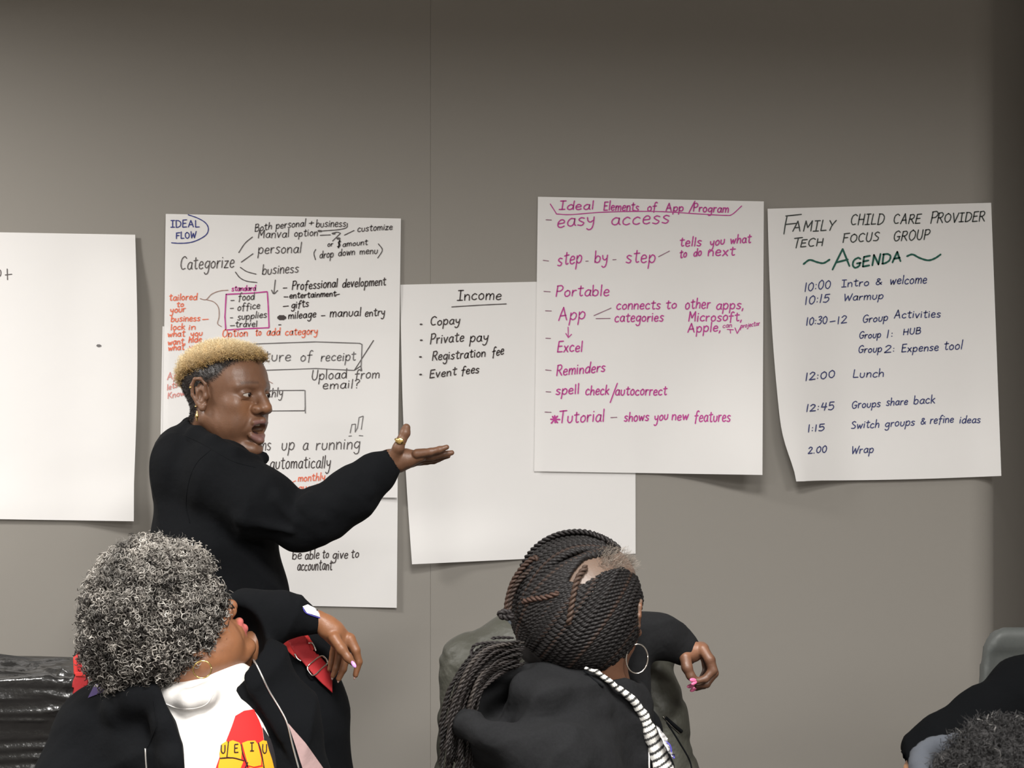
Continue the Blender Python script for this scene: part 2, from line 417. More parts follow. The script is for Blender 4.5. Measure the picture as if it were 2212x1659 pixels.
g('A', 4.4, '2.1 7,.2 0', '2.1 7,4 0', '.9 2.4,3.5 2.6'); g('B', 3.6, '.4 7,.3 0', '.3 6.8,2.4 6.9,3 5.4,2 3.9,.4 3.7', '1.4 3.7,3.3 3.2,3.3 1,2 0,.3 .1')
g('C', 3.8, '3.6 6,2.3 7,.6 5.6,.3 2.4,1.5 .2,3.4 .6'); g('D', 3.9, '.4 6.8,.4 0', '.1 6.9,2.4 6.6,3.8 4.6,3.4 1.6,1.6 .1,.2 0'); g('E', 3.4, '.4 6.8,.3 0', '.4 6.8,3.2 7', '.4 3.6,2.7 3.8', '.3 0,3.3 .2')
g('F', 3.6, '.4 6.8,.3 0', '.1 6.8,3.6 7.1', '.4 3.6,2.8 3.8'); g('G', 4, '3.6 6,2.4 7,.6 5.6,.3 2.4,1.6 .1,3.4 1,3.6 3', '2.2 3,4 3.1'); g('H', 3.8, '.4 7,.3 0', '3.5 7,3.4 0', '.3 3.5,3.5 3.6')
g('I', 2.8, '1.4 6.9,1.4 .1', '.1 6.9,2.8 7', '0 0,2.8 .1'); g('K', 3.6, '.4 7,.3 0', '3.2 7,.5 3.2', '1.3 3.9,3.5 0'); g('L', 3.2, '.4 7,.3 3,.3 0', '.3 0,3.1 .2'); g('M', 4.8, '.6 0,.8 7', '.8 7,2.4 2.4', '2.4 2.4,4.2 7', '4.2 7,4.5 0')
g('N', 3.9, '.4 0,.4 7', '.4 7,3.3 0', '3.3 0,3.5 7'); g('O', 4.2, '2.2 7,.5 5.4,.4 2,2 0,3.8 1.8,3.8 5.2,2 7'); g('P', 3.5, '.4 6.9,.3 0', '.2 6.8,2.4 7,3.3 5.4,2.3 3.6,.4 3.3'); g('R', 3.7, '.4 6.9,.3 0', '.2 6.8,2.4 7,3.2 5.4,2.2 3.7,.4 3.5', '1.4 3.6,3.7 0')
g('S', 3.4, '3.2 6.2,1.9 7,.5 5.6,1.6 3.9,3.1 2.4,2.4 .4,.2 .4'); g('T', 4, '2 7,1.9 0', '0 6.8,4 7.1'); g('U', 3.8, '.4 7,.3 2.2,1.6 0,3.2 1.4,3.4 7'); g('V', 3.8, '.2 7,1.8 0', '1.8 0,3.8 7'); g('W', 5.2, '.2 7,1.2 0', '1.2 0,2.6 5', '2.6 5,3.8 0', '3.8 0,5.2 7'); g('Y', 3.6, '.2 7,1.8 3.6', '3.6 7,1.8 3.6,.9 0')
g('0', 3.4, '1.9 7,.4 5.2,.4 1.8,1.7 0,3 1.8,3 5.2,1.8 7'); g('1', 1, '.5 7,.4 0'); g('2', 3.2, '.3 5.6,1.5 7,2.8 5.6,1.8 3,.2 .2', '.2 .2,3.2 .3'); g('3', 3, '.4 6.4,1.8 7,2.7 5.6,1.2 3.9', '1.2 3.9,2.9 2.6,2.1 .2,.2 .6')
g('4', 3.4, '.8 7,.3 3.2', '.3 3.2,3.2 3.2', '2.5 6.8,2.3 0'); g('5', 3.2, '.7 7,.5 4', '.5 4,2.3 4.3,3 2,1.8 0,.2 .4', '.7 7,3 7'); g(':', .8, '.3 4,.4 4.2', '.3 1,.4 1.2'); g('.', .8, '.3 .1,.4 .3'); g(',', .8, '.5 .4,.1 -1.2')
g('?', 2.8, '.2 5.8,1.4 7,2.6 5.6,1.4 3.6,1.3 2', '1.3 .2,1.4 .4'); g('/', 2.6, '2.6 7.5,0 -1.5'); g('-', 2.2, '.1 2.4,2.1 2.6'); g('+', 3, '1.5 5,1.5 1', '0 3,3 3'); g('&', 3.6, '3.4 0,1 4.2,1 6,2 6.2,2.2 5,.5 2.4,.6 .4,1.8 0,3.4 2.4')
g('$', 3, '2.7 6,1.4 6.6,.4 5.2,1.5 3.6,2.7 2.2,1.6 .4,.1 .8', '1.2 8,1.1 -.8', '1.8 8,1.7 -.8'); g(' ', 2.2)
G['v_'] = G['v']
def ribbon(pts, width):
    """flat ink line with round ends, 2-D"""
    pts = np.asarray(pts, float)
    d = np.gradient(pts, axis=0); L = np.hypot(d[:, 0], d[:, 1])+1e-9; nrm = np.stack([-d[:, 1]/L, d[:, 0]/L], 1)
    tdir0 = d[0]/L[0]; tdir1 = d[-1]/L[-1]; h = width/2
    rows = [(pts[0]-tdir0*h*.9, h*.35)]+[(p, h*(1+.10*math.sin(i*1.7))) for i, p in enumerate(pts)]+[(pts[-1]+tdir1*h*.9, h*.35)]
    nr = np.vstack([nrm[0], nrm, nrm[-1]]); V = []
    for (p, hw), n in zip(rows, nr): V += [p+n*hw, p-n*hw]
    F = [(2*i, 2*i+1, 2*i+3, 2*i+2) for i in range(len(rows)-1)]
    return np.array(V), F
class Sheet:
    def __init__(s, label, corners, base, lift, warp=None, nu=24, nv=30):
        s.c = np.array(corners, float); s.base = base; s.lift = lift; s.warp = warp; s.nu, s.nv = nu, nv; s.n = 0
        V, F = [], []
        for j in range(nv+1):
            for i in range(nu+1):
                u, v = i/nu, j/nv; V.append(s.world(*s.px(u, v), u, v))
        for j in range(nv):
            for i in range(nu):
                a = j*(nu+1)+i; F.append((a, a+nu+1, a+nu+2, a+1))
        s.o = mesh_obj('easel_sheet', V, F, M_paper)
        tag(s.o, label, 'paper sheet', 'easel pad sheets stuck on the wall')
    def px(s, u, v):
        c = s.c; p = (c[0]*(1-u)+c[1]*u)*(1-v)+(c[3]*(1-u)+c[2]*u)*v
        if s.warp: p = p+np.array(s.warp(u, v))
        return p
    def uv(s, x, y):
        u = v = .5
        for _ in range(6):
            c = s.c; p = (c[0]*(1-u)+c[1]*u)*(1-v)+(c[3]*(1-u)+c[2]*u)*v
            du = (c[1]-c[0])*(1-v)+(c[2]-c[3])*v; dv = (c[3]-c[0])*(1-u)+(c[2]-c[1])*u
            J = np.array([du, dv]).T; r = np.linalg.solve(J, np.array([x, y])-p); u += r[0]; v += r[1]
        return u, v
    def world(s, x, y, u, v, off=0):
        u_, v_ = min(1, max(0, u)), min(1, max(0, v))
        return P(x, y, YW-s.base-s.lift(u_, v_)-off)
    def ink(s, strokes, width, colour, label=None, name='handwriting'):
        V, F, o = [], [], 0
        for st in strokes:
            v, f = ribbon(st, width); V.append(v); F += [tuple(i+o for i in q) for q in f]; o += len(v)
        V = np.vstack(V); s.n += 1
        W = [s.world(x, y, *s.uv(x, y), off=.0011+.00002*(s.n % 20)) for x, y in V]
        ob = mesh_obj(name, W, F, INK[colour], s.o, smooth=False)
        if label: ob['label'] = label
        return ob
def text_strokes(t, word, x0, y0, x1, y1, cap, slant=.10):
    ox, oy, k = t; tot = sum(G[c][0] for c in word)+.95*(len(word)-1); sx = (x1-x0)/tot; sy = cap/7
    rr = random.Random(hash(word) % 1000 if False else sum(ord(c) for c in word)); out = []; cx = 0
    for c in word:
        w_, st = G[c]; jy = rr.uniform(-.22, .22); ja = rr.uniform(-.04, .04); js = rr.uniform(.93, 1.07)
        for s_ in st:
            q = catmull(s_, 5) if len(s_) > 2 else np.array([s_[0], (s_[0]+s_[1])/2+np.array([rr.uniform(-.08, .08), 0]), s_[1]])
            X = cx+q[:, 0]+ja*q[:, 1]; Yq = q[:, 1]*js+jy
            fx = X/tot; xx = x0+X*sx+slant*Yq*sy; yy = y0+(y1-y0)*fx-Yq*sy
            out.append(np.stack([ox+xx/k, oy+yy/k], 1))
        cx += w_+.95
    return out
def write(sheet, t, colour, items, width=2.9, slant=.10):
    width *= .80
    """each item: list of (word,x0,y0,x1,y1,cap) sharing a line"""
    for line in items:
        for wd in line: sheet.ink(text_strokes(t, *wd, slant=slant), width, colour)
def draw(sheet, t, colour, strokes, width=2.9, smooth=True, name='drawn_line'):
    if name == 'drawn_line': width *= .85
    ox, oy, k = t
    for s_ in strokes:
        q = np.array(s_, float); q = q.reshape(-1, 2)
        if smooth and len(q) > 2: q = catmull(q, 6)
        elif len(q) > 2 or len(q) == 2:
            q = np.vstack([q[i]+(q[i+1]-q[i])*a for i in range(len(q)-1) for a in (0, .25, .5, .75, .97)]+[q[-1]])
        out = [np.stack([ox+q[:, 0]/k, oy+q[:, 1]/k], 1)]
        sheet.ink(out, width, colour, name=name)
def dot(sheet, t, colour, x, y, r, rx=1.):
    ox, oy, k = t; a = [(x-r*.9*rx, y), (x, y), (x+r*.9*rx, y)]
    draw(sheet, t, colour, [a], 2*r/k*1.0, smooth=False, name='ink_dot')
T1 = (340, 440, 4.096); T2 = (340, 840, 3.385); T3 = (370, 710, 3.456); T4 = (1150, 420, 4.147); T5 = (1150, 720, 4.147)
T6 = (1650, 430, 2.676); T7 = (820, 580, 5.184); T8 = (0, 480, 2.476)
ss = lambda x, a, b: (lambda t: t*t*(3-2*t))(min(1, max(0, (x-a)/(b-a))))
# lower sheets first
sB = Sheet('white easel sheet hanging lowest behind the pointing person, ending in "accountant"', [(351, 705), (862, 722), (857, 1313), (340, 1302)], .002,
           lambda u, v: .004*ss(v, .3, 1)+.006*ss(u, .8, 1))
sA = Sheet('white easel sheet headed "IDEAL FLOW" beside the speaker\'s head', [(358, 462), (866, 472), (858, 1075), (350, 1068)], .007,
           lambda u, v: .012*ss(u, .8, 1)*ss(v, .1, 1)+.004*ss(v, .7, 1)+.006*(1-ss(u, 0, .2)))
sI = Sheet('white easel sheet headed "Income" right of the pointing hand', [(865, 615), (1372, 604), (1373, 1196), (890, 1219)], .002,
           lambda u, v: .030*(1-ss(u, 0, .25))*ss(v, 0, .5)+.02*ss(v, .8, 1)*(1-ss(u, .2, .7)), warp=lambda u, v: (-6*math.sin(math.pi*v)*(1-u)**3, 0))
sE = Sheet('white easel sheet in magenta ink headed "Ideal Elements"', [(1162, 425), (1650, 435), (1647, 1026), (1154, 1018)], .008,
           lambda u, v: .075*ss(u, .5, 1)*ss(v, .5, 1)+.022*ss(u, .7, 1)*ss(v, .0, .6)+.004*v)
def wag(u, v):
    k = (1-ss(u, 0, .18))*ss(v, .72, 1); return (20*k*k-9*math.sin(math.pi*v)*(1-u)**4, 2*k+3*math.sin(math.pi*u)*v**6)
sG = Sheet('white easel sheet with the "AGENDA" at the far right', [(1658, 451), (2141, 438), (2163, 1028), (1700, 1038)], .003,
           lambda u, v: .040*(1-ss(u, 0, .35))*ss(v, .05, .9)+.012*(1-ss(u, 0, .3))+.015*ss(v, .7, 1)+.01*ss(u, .85, 1)*ss(v, .2, 1), warp=wag)
sL = Sheet('nearly blank white easel sheet cut off by the left picture edge', [(-215, 498), (292, 507), (289, 1126), (-222, 1118)], .003,
           lambda u, v: .030*ss(u, .72, 1)*(.35+.65*ss(v, 0, .25))+.01*ss(v, .8, 1), warp=lambda u, v: (6*math.sin(math.pi*min(1, v*1.15))*u**4 if v < .87 else 0, 0))
# IDEAL FLOW sheet
write(sA, T1, 'blue', [[('IDEAL', 118, 210, 372, 207, 62)], [('FLOW', 165, 310, 340, 303, 55)]], 2.7, .0)
draw(sA, T1, 'blue', [[272,98, 350,125, 420,165, 450,215, 435,270, 370,315, 290,343, 200,350, 125,346]], 2.6)
write(sA, T1, 'grey', [[('Both', 862, 245, 1010, 225, 62), ('personal', 1048, 220, 1308, 200, 66), ('+', 1340, 195, 1380, 190, 55), ('business', 1402, 208, 1665, 200, 66)],
    [('Manval', 885, 305, 1162, 295, 72), ('option', 1210, 290, 1415, 283, 62)], [('customize', 1770, 248, 2078, 228, 58)],
    [('or', 1505, 380, 1550, 375, 42), ('$', 1590, 385, 1618, 383, 52), ('amount', 1638, 380, 1858, 362, 48)],
    [('drop', 1435, 482, 1555, 472, 66), ('down', 1600, 462, 1745, 450, 62), ('menu', 1790, 448, 1945, 442, 58)],
    [('personal', 890, 440, 1268, 435, 92)], [('Categorize', 200, 580, 675, 565, 112)], [('business', 925, 628, 1245, 605, 88)]], 2.6)
draw(sA, T1, 'grey', [[1680,175, 1672,212, 1600,230, 1500,238, 1430,243], [1440,280, 1530,276], [1545,262, 1590,252, 1620,262], [1620,262, 1550,330], [1655,278, 1740,237],
    [1400,405, 1385,440, 1398,495], [1955,355, 1990,410, 1950,480], [840,295, 775,350, 720,432], [742,517, 845,443], [733,563, 790,600, 872,623],
    [690,605, 730,655, 790,685, 880,697], [1043,675, 1030,795], [1010,765, 1030,797, 1063,768]], 2.5)
draw(sA, T1, 'grey', [[1425,241, 1450,243]], 4.5, False, 'arrow_head'); dot(sA, T1, 'grey', 1560, 264, 9); dot(sA, T1, 'grey', 1602, 308, 10)
write(sA, T1, 'dark', [[('Professional', 1190, 762, 1590, 738, 78), ('development', 1635, 742, 2018, 720, 76)], [('entertainment', 1168, 838, 1578, 818, 52)],
    [('gifts', 1185, 925, 1335, 910, 64)], [('mileage', 1158, 1020, 1400, 1003, 66), ('manual', 1525, 1003, 1798, 993, 76), ('entry', 1835, 1000, 2010, 988, 68)]], 2.9)
draw(sA, T1, 'dark', [[1113,747, 1145,745], [1120,825, 1155,825], [1578,808, 1610,800], [1113,910, 1158,905], [1450,992, 1482,990], [1073,1072, 1092,1071]], 2.6, False)
dot(sA, T1, 'dark', 1100, 1008, 22)
write(sA, T1, 'magenta', [[('standard', 657, 772, 868, 768, 46)]], 2.8)
draw(sA, T1, 'magenta', [[608,802, 850,790, 972,778, 980,900, 988,1097, 800,1105, 605,1117, 597,1000, 608,802]], 2.8, False, 'drawn_box')
write(sA, T1, 'grey', [[('food', 715, 858, 855, 848, 66)], [('office', 708, 945, 905, 928, 60)], [('supplies', 708, 1030, 965, 1005, 60)], [('travel', 690, 1092, 880, 1088, 56)]], 2.6)
draw(sA, T1, 'grey', [[650,857, 678,855], [645,927, 672,925], [645,1010, 665,1009], [645,1080, 682,1078]], 2.4, False)
write(sA, T1, 'orange', [[('tailored', 103, 857, 348, 850, 60)], [('to', 170, 915, 230, 910, 46)], [('your', 112, 965, 245, 955, 54)], [('business', 118, 1045, 375, 1035, 56)],
    [('lock', 118, 1118, 240, 1112, 54), ('in', 275, 1115, 335, 1110, 50)], [('what', 90, 1178, 240, 1172, 54), ('you', 292, 1175, 395, 1165, 52)],
    [('want,', 92, 1250, 245, 1240, 54), ('hide', 275, 1228, 388, 1222, 56)], [('what', 95, 1300, 235, 1290, 54), ('you', 280, 1290, 380, 1280, 50)],
    [('Option', 572, 1180, 795, 1172, 66), ('to', 865, 1168, 915, 1164, 60), ('add', 965, 1165, 1083, 1160, 66), ('category', 1130, 1165, 1415, 1152, 62)]], 2.7)
draw(sA, T1, 'orange', [[398,1025, 450,1022]], 2.3, False)
draw(sA, T1, 'brown', [[378,840, 430,848, 480,800, 550,772, 625,765], [430,848, 500,870, 540,920, 545,1000, 532,1060, 565,1087]], 2.0)
draw(sA, T1, 'pencil', [[740,1245, 1100,1232, 1400,1222, 1790,1235, 1810,1245, 1806,1360, 1800,1480], [920,1475, 1400,1458, 1740,1475]], 2.1, False, 'drawn_box')
draw(sA, T1, 'grey', [[1912,1210, 1742,1475], [1750,1470, 1800,1435, 1808,1478]], 2.6, False)
write(sA, T1, 'pencil', [[('picture', 780, 1402, 1178, 1390, 92), ('of', 1265, 1392, 1365, 1387, 92), ('receipt', 1445, 1392, 1750, 1386, 84)]], 2.9)
write(sA, T1, 'grey', [[('Upload', 1362, 1560, 1672, 1545, 84), ('from', 1745, 1552, 1962, 1538, 86)], [('email?', 1462, 1640, 1785, 1630, 78)]], 2.8)
write(sA, T1, 'pink', [[('App', 85, 1560, 225, 1535, 60)], [('lets', 85, 1650, 175, 1622, 54)]], 2.3)
write(sA, T2, 'pink', [[('Know', 75, 72, 200, 45, 44)]], 2.3)
write(sA, T3, 'grey', [[('monthly', 590, 520, 830, 505, 66)]], 2.5)
draw(sA, T3, 'pencil', [[690,462, 998,460, 1000,600, 995,612, 690,614], [998,590, 1001,630]], 2.1, False, 'drawn_box')
draw(sA, T3, 'brown', [[675,340, 680,385, 705,380, 700,358, 680,362], [715,385, 755,408]], 2.1)
draw(sA, T3, 'pencil', [[1335,778, 1348,715, 1376,712, 1372,772], [1372,772, 1390,740, 1402,662, 1433,652, 1418,752], [1325,802, 1345,800], [1402,798, 1430,800]], 2.1, False)
write(sA, T3, 'grey', [[('sums', 580, 915, 740, 908, 92), ('up', 822, 908, 915, 905, 92), ('a', 980, 905, 1018, 902, 90), ('running', 1078, 902, 1405, 897, 92)]], 2.8)
write(sA, T3, 'dark', [[('total', 560, 1032, 650, 1030, 80), ('automatically', 735, 1045, 1185, 1038, 92)]], 2.6)
write(sA, T3, 'orange', [[('monthly', 945, 1140, 1145, 1130, 56)], [('quarterly', 948, 1215, 1200, 1200, 54)], [('paid', 740, 1175, 832, 1172, 55)]], 2.6)
draw(sA, T3, 'orange', [[875,1160, 928,1135], [878,1172, 945,1192]], 2.0, False)
write(sB, T2, 'dark', [[('be', 985, 1245, 1052, 1243, 66), ('able', 1078, 1245, 1180, 1240, 70), ('to', 1205, 1238, 1250, 1236, 62), ('give', 1280, 1242, 1390, 1238, 66), ('to', 1415, 1236, 1470, 1232, 62)],
    [('accountant', 1022, 1328, 1275, 1322, 76)]], 2.6)
# Income
write(sI, T7, 'dark', [[('Income', 870, 355, 1358, 345, 112)], [('Copay', 568, 636, 895, 620, 96)], [('Private', 565, 848, 940, 815, 108), ('pay', 1010, 825, 1212, 808, 104)],
    [('Registration', 588, 1030, 1182, 985, 98), ('fee', 1260, 985, 1388, 958, 100)], [('Event', 560, 1225, 855, 1192, 92), ('fees', 915, 1190, 1110, 1165, 96)]], 3.2)
draw(sI, T7, 'grey', [[808,430, 1130,410, 1418,396]], 2.6)
for q in ((465, 625), (467, 803), (458, 990), (460, 1187)): dot(sI, T7, 'dark', *q, 9)
# Ideal Elements
draw(sE, T4, 'magenta', [[160,85, 215,172], [215,175, 350,180, 650,158, 1100,152, 1500,175, 1725,187, 1790,178, 1875,103]], 2.5)
write(sE, T4, 'magenta', [[('Ideal', 240, 137, 545, 132, 76), ('Elements', 638, 140, 950, 148, 78), ('of', 1030, 148, 1110, 145, 78), ('App', 1195, 148, 1350, 150, 66), ('/', 1405, 145, 1448, 145, 80), ('Program', 1440, 152, 1755, 162, 70)],
    [('easy', 220, 298, 555, 265, 120), ('access', 705, 272, 1220, 260, 118)], [('step', 225, 640, 440, 608, 118), ('by', 555, 612, 672, 605, 112), ('step', 838, 612, 1098, 608, 118)],
    [('tells', 1318, 465, 1510, 460, 80), ('you', 1590, 467, 1720, 442, 78), ('what', 1772, 440, 1955, 430, 76)], [('to', 1318, 570, 1380, 560, 72), ('do', 1443, 555, 1512, 548, 72), ('next', 1570, 550, 1810, 546, 84)],
    [('Portable', 208, 912, 685, 905, 98)], [('App', 232, 1132, 470, 1115, 112)], [('connects', 752, 1032, 1143, 1025, 84), ('to', 1195, 1025, 1288, 1020, 78), ('other', 1368, 1025, 1590, 1018, 92), ('apps,', 1645, 1030, 1890, 1025, 88)],
    [('categories', 737, 1140, 1170, 1136, 84)], [('Microsoft,', 1392, 1138, 1875, 1130, 84)], [('Apple,', 1390, 1235, 1685, 1225, 82)], [('Excel', 222, 1410, 445, 1405, 92)]], 3.4)
write(sE, T4, 'magenta', [[('can', 1705, 1195, 1785, 1188, 42), ('projector', 1865, 1197, 2035, 1172, 42)]], 2.0)
draw(sE, T4, 'magenta', [[1745,1208, 1800,1212], [1772,1210, 1775,1242], [1815,1195, 1835,1245], [1835,1245, 1870,1180], [320,1188, 322,1280], [300,1245, 322,1282], [322,1282, 350,1253]], 2.4, False)
draw(sE, T4, 'mauve', [[122,227, 170,229], [97,590, 145,596], [478,598, 500,597], [720,585, 750,583], [1130,558, 1228,507], [103,868, 160,872], [117,1042, 170,1044], [552,1085, 705,1018], [570,1112, 697,1110], [120,1288, 162,1290]], 2.2, False)
draw(sE, T5, 'mauve', [[118,328, 168,333], [122,523, 165,525], [113,705, 168,707], [702,755, 757,752]], 2.2, False)
write(sE, T5, 'magenta', [[('Reminders', 215, 380, 648, 342, 92)], [('spell', 210, 550, 415, 540, 86), ('check', 475, 552, 683, 550, 86), ('/', 700, 590, 748, 590, 135), ('autocorrect', 742, 553, 1200, 552, 84)],
    [('Tutorial', 235, 805, 640, 788, 108), ('shows', 822, 790, 1040, 780, 84), ('you', 1092, 790, 1212, 770, 84), ('new', 1248, 778, 1395, 775, 78), ('features', 1450, 792, 1770, 788, 96)]], 3.4)
draw(sE, T5, 'magenta', [[165,770, 245,772], [180,745, 225,800], [225,742, 170,805], [200,738, 205,800]], 3.4, False, 'drawn_star')
# Agenda
write(sG, T6, 'black', [[('F', 108, 205, 200, 200, 108), ('AMILY', 165, 188, 410, 182, 58), ('CHILD', 500, 150, 690, 146, 62), ('CARE', 748, 143, 903, 139, 54), ('P', 962, 140, 1000, 138, 66), ('ROVIDER', 1000, 137, 1275, 127, 54)],
    [('T', 165, 285, 210, 282, 62), ('ECH', 210, 276, 340, 270, 44), ('FOCUS', 455, 252, 662, 242, 50), ('GROUP', 748, 242, 955, 234, 56)]], 3.1, .18)
draw(sG, T6, 'green', [[230,375, 265,352, 310,365, 345,370, 380,350], [828,330, 860,320, 900,340, 950,354, 990,342, 1022,320]], 4.6)
write(sG, T6, 'green', [[('A', 392, 408, 505, 384, 104), ('GENDA', 508, 402, 795, 358, 58)]], 4.8, .12)
write(sG, T6, 'navy', [[('10:00', 235, 535, 385, 515, 50), ('Intro', 450, 508, 605, 500, 42), ('&', 645, 495, 682, 493, 36), ('welcome', 728, 492, 940, 486, 52)],
    [('10:15', 238, 610, 375, 592, 46), ('Warmup', 460, 588, 688, 576, 42)], [('10:30', 245, 730, 365, 720, 44), ('-', 380, 722, 412, 718, 40), ('12', 425, 722, 478, 716, 44), ('Group', 570, 716, 715, 702, 44), ('Activities', 752, 690, 1020, 682, 44)],
    [('Group', 550, 807, 675, 800, 40), ('1:', 708, 802, 745, 798, 42), ('HUB', 805, 785, 905, 778, 34)], [('Group', 545, 890, 680, 883, 42), ('2:', 695, 888, 755, 884, 40), ('Expense', 795, 885, 1008, 875, 44), ('tool', 1040, 872, 1145, 866, 50)],
    [('12:00', 240, 1050, 410, 1030, 42), ('Lunch', 515, 1032, 692, 1027, 46)], [('12:45', 245, 1228, 405, 1216, 42), ('Groups', 508, 1210, 672, 1200, 44), ('share', 707, 1195, 830, 1186, 44), ('back', 865, 1185, 988, 1180, 46)],
    [('1:15', 255, 1347, 350, 1336, 40), ('Switch', 505, 1327, 665, 1320, 44), ('groups', 700, 1317, 870, 1307, 44), ('&', 905, 1302, 935, 1300, 36), ('refine', 960, 1297, 1095, 1291, 44), ('ideas', 1130, 1297, 1250, 1292, 42)],
    [('2.00', 255, 1472, 362, 1463, 38), ('Wrap', 505, 1472, 632, 1464, 46)]], 2.8, .14)
write(sL, T8, 'grey', [[('o', -25, 296, 4, 296, 70)]], 2.4)
draw(sL, T8, 'grey', [[38,250, 40,307], [28,282, 62,278]], 2.4, False); dot(sL, T8, 'pencil', 528, 660, 7)

# ------------------------------------------------------------ people: shared builders
def frame(F, U):
    F = np.array(F, float); F /= np.linalg.norm(F); U = np.array(U, float); U -= F*U.dot(F); U /= np.linalg.norm(U); L = np.cross(U, F)
    return np.stack([F, L, U], 1)      # columns forward, left, up
def head_ops(c, R, s=1., open_=0., ears=True, neck_to=None, neck_r=.055, low=0.):
    c = np.asarray(c, float); W = lambda f, l, u: c+R@(np.array([f, l, u])*s)
    def E(f, l, u, rf, rl, ru): return ell(W(f, l, u), np.array([rf, rl, ru])*s, R)
    def K(a, b, ra, rb): return cone(W(*a), W(*b), ra*s, rb*s)
    jd = open_*.012
    ops = [('+', E(-.012, 0, .038-low*.7, .094, .075, .080-low*.6), 0), ('+', E(.033, 0, .045-low*.8, .054, .062, .054-low*.4), .03), ('+', E(.028, 0, -.03, .060, .060, .082), .03)]
    for g_ in (-1, 1):
        ops += [('+', K((-.004, g_*.052, -.052), (.060, g_*.017, -.100-jd), .020, .017), .025), ('+', E(.057, g_*.040, -.022, .024, .024, .021), .018),
                ('+', E(.050, g_*.036, -.058, .030, .025, .032), .02), ('+', K((.086, g_*.010, .022), (.068, g_*.047, .018), .010, .009), .014)]
    ops += [('+', E(.079, 0, -.104-jd, .018, .023, .016), .015), ('+', E(.077, 0, -.064, .022, .030, .028), .016)]
    for g_ in (-1, 1): ops += [('-', E(.100, g_*.033, .002, .017, .017, .011), .012)]
    ops += [('+', K((.086, 0, .014), (.107, 0, -.026), .008, .0135), .010)]
    for g_ in (-1, 1):
        ops += [('+', E(.096, g_*.0165, -.030, .014, .011, .0105), .006), ('-', E(.106, g_*.010, -.041, .007, .0055, .005), .003),
                ('-', K((.099, g_*.027, -.033), (.084, g_*.038, -.074), .0012, .0012), .008)]
        ops += [('+', E(.0735, g_*.0325, .002, .0150, .0165, .0140), .003), ('-', E(.0865, g_*.0325, .0000, .012, .0145, .0038), .0015)]
        ops += [('-', K((.091, g_*.020, .0105), (.083, g_*.048, .008), .0010, .0010), .003), ('-', K((.086, g_*.022, -.014), (.078, g_*.044, -.012), .0010, .0010), .005)]
    if open_ > 0:
        ops += [('+', K((.092, -.021, -.058), (.100, 0, -.054), .006, .0075), .004), ('+', K((.092, .021, -.058), (.100, 0, -.054), .006, .0075), .004),
                ('+', K((.086, -.020, -.074-jd), (.095, 0, -.084-jd), .006, .0090), .004), ('+', K((.086, .020, -.074-jd), (.095, 0, -.084-jd), .006, .0090), .004),
                ('-', E(.096, 0, -.067-jd*.4, .026, .0225, .0065+open_*.0045), .003), ('-', E(.108, 0, -.098-jd, .010, .016, .004), .008)]
    else:
        ops += [('+', K((.088, -.021, -.063), (.100, 0, -.059), .005, .0075), .004), ('+', K((.088, .021, -.063), (.100, 0, -.059), .005, .0075), .004),
                ('+', K((.088, -.019, -.070), (.097, 0, -.074), .005, .0085), .004), ('+', K((.088, .019, -.070), (.097, 0, -.074), .005, .0085), .004),
                ('-', K((.098, -.020, -.0665), (.106, 0, -.0665), .001, .001), .002), ('-', K((.098, .020, -.0665), (.106, 0, -.0665), .001, .001), .002)]
    if ears:
        for g_ in (-1, 1):
            ops += [('+', E(-.006, g_*.074, -.002, .015, .010, .028), .008)]
            rim = [(.006, .076, .002), (.009, .080, .020), (.000, .086, .031), (-.013, .089, .030), (-.021, .089, .016), (-.020, .086, -.004), (-.010, .081, -.022), (.000, .077, -.031), (.005, .075, -.024)]
            rr = [.0035, .0035, .0038, .004, .004, .0038, .0045, .0065, .005]
            for i in range(len(rim)-1):
                a = (rim[i][0], g_*rim[i][1], rim[i][2]); b = (rim[i+1][0], g_*rim[i+1][1], rim[i+1][2]); ops.append(('+', K(a, b, rr[i], rr[i+1]), .003))
            ops += [('+', K((-.013, g_*.084, .012), (-.009, g_*.082, -.012), .003, .003), .003), ('-', E(-.002, g_*.083, -.005, .0065, .006, .011), .003), ('+', E(.008, g_*.075, -.006, .004, .006, .007), .004)]
    if neck_to is not None: ops += [('+', cone(W(-.028, 0, -.045), neck_to, .050*s, neck_r), .03)]
    return ops, W
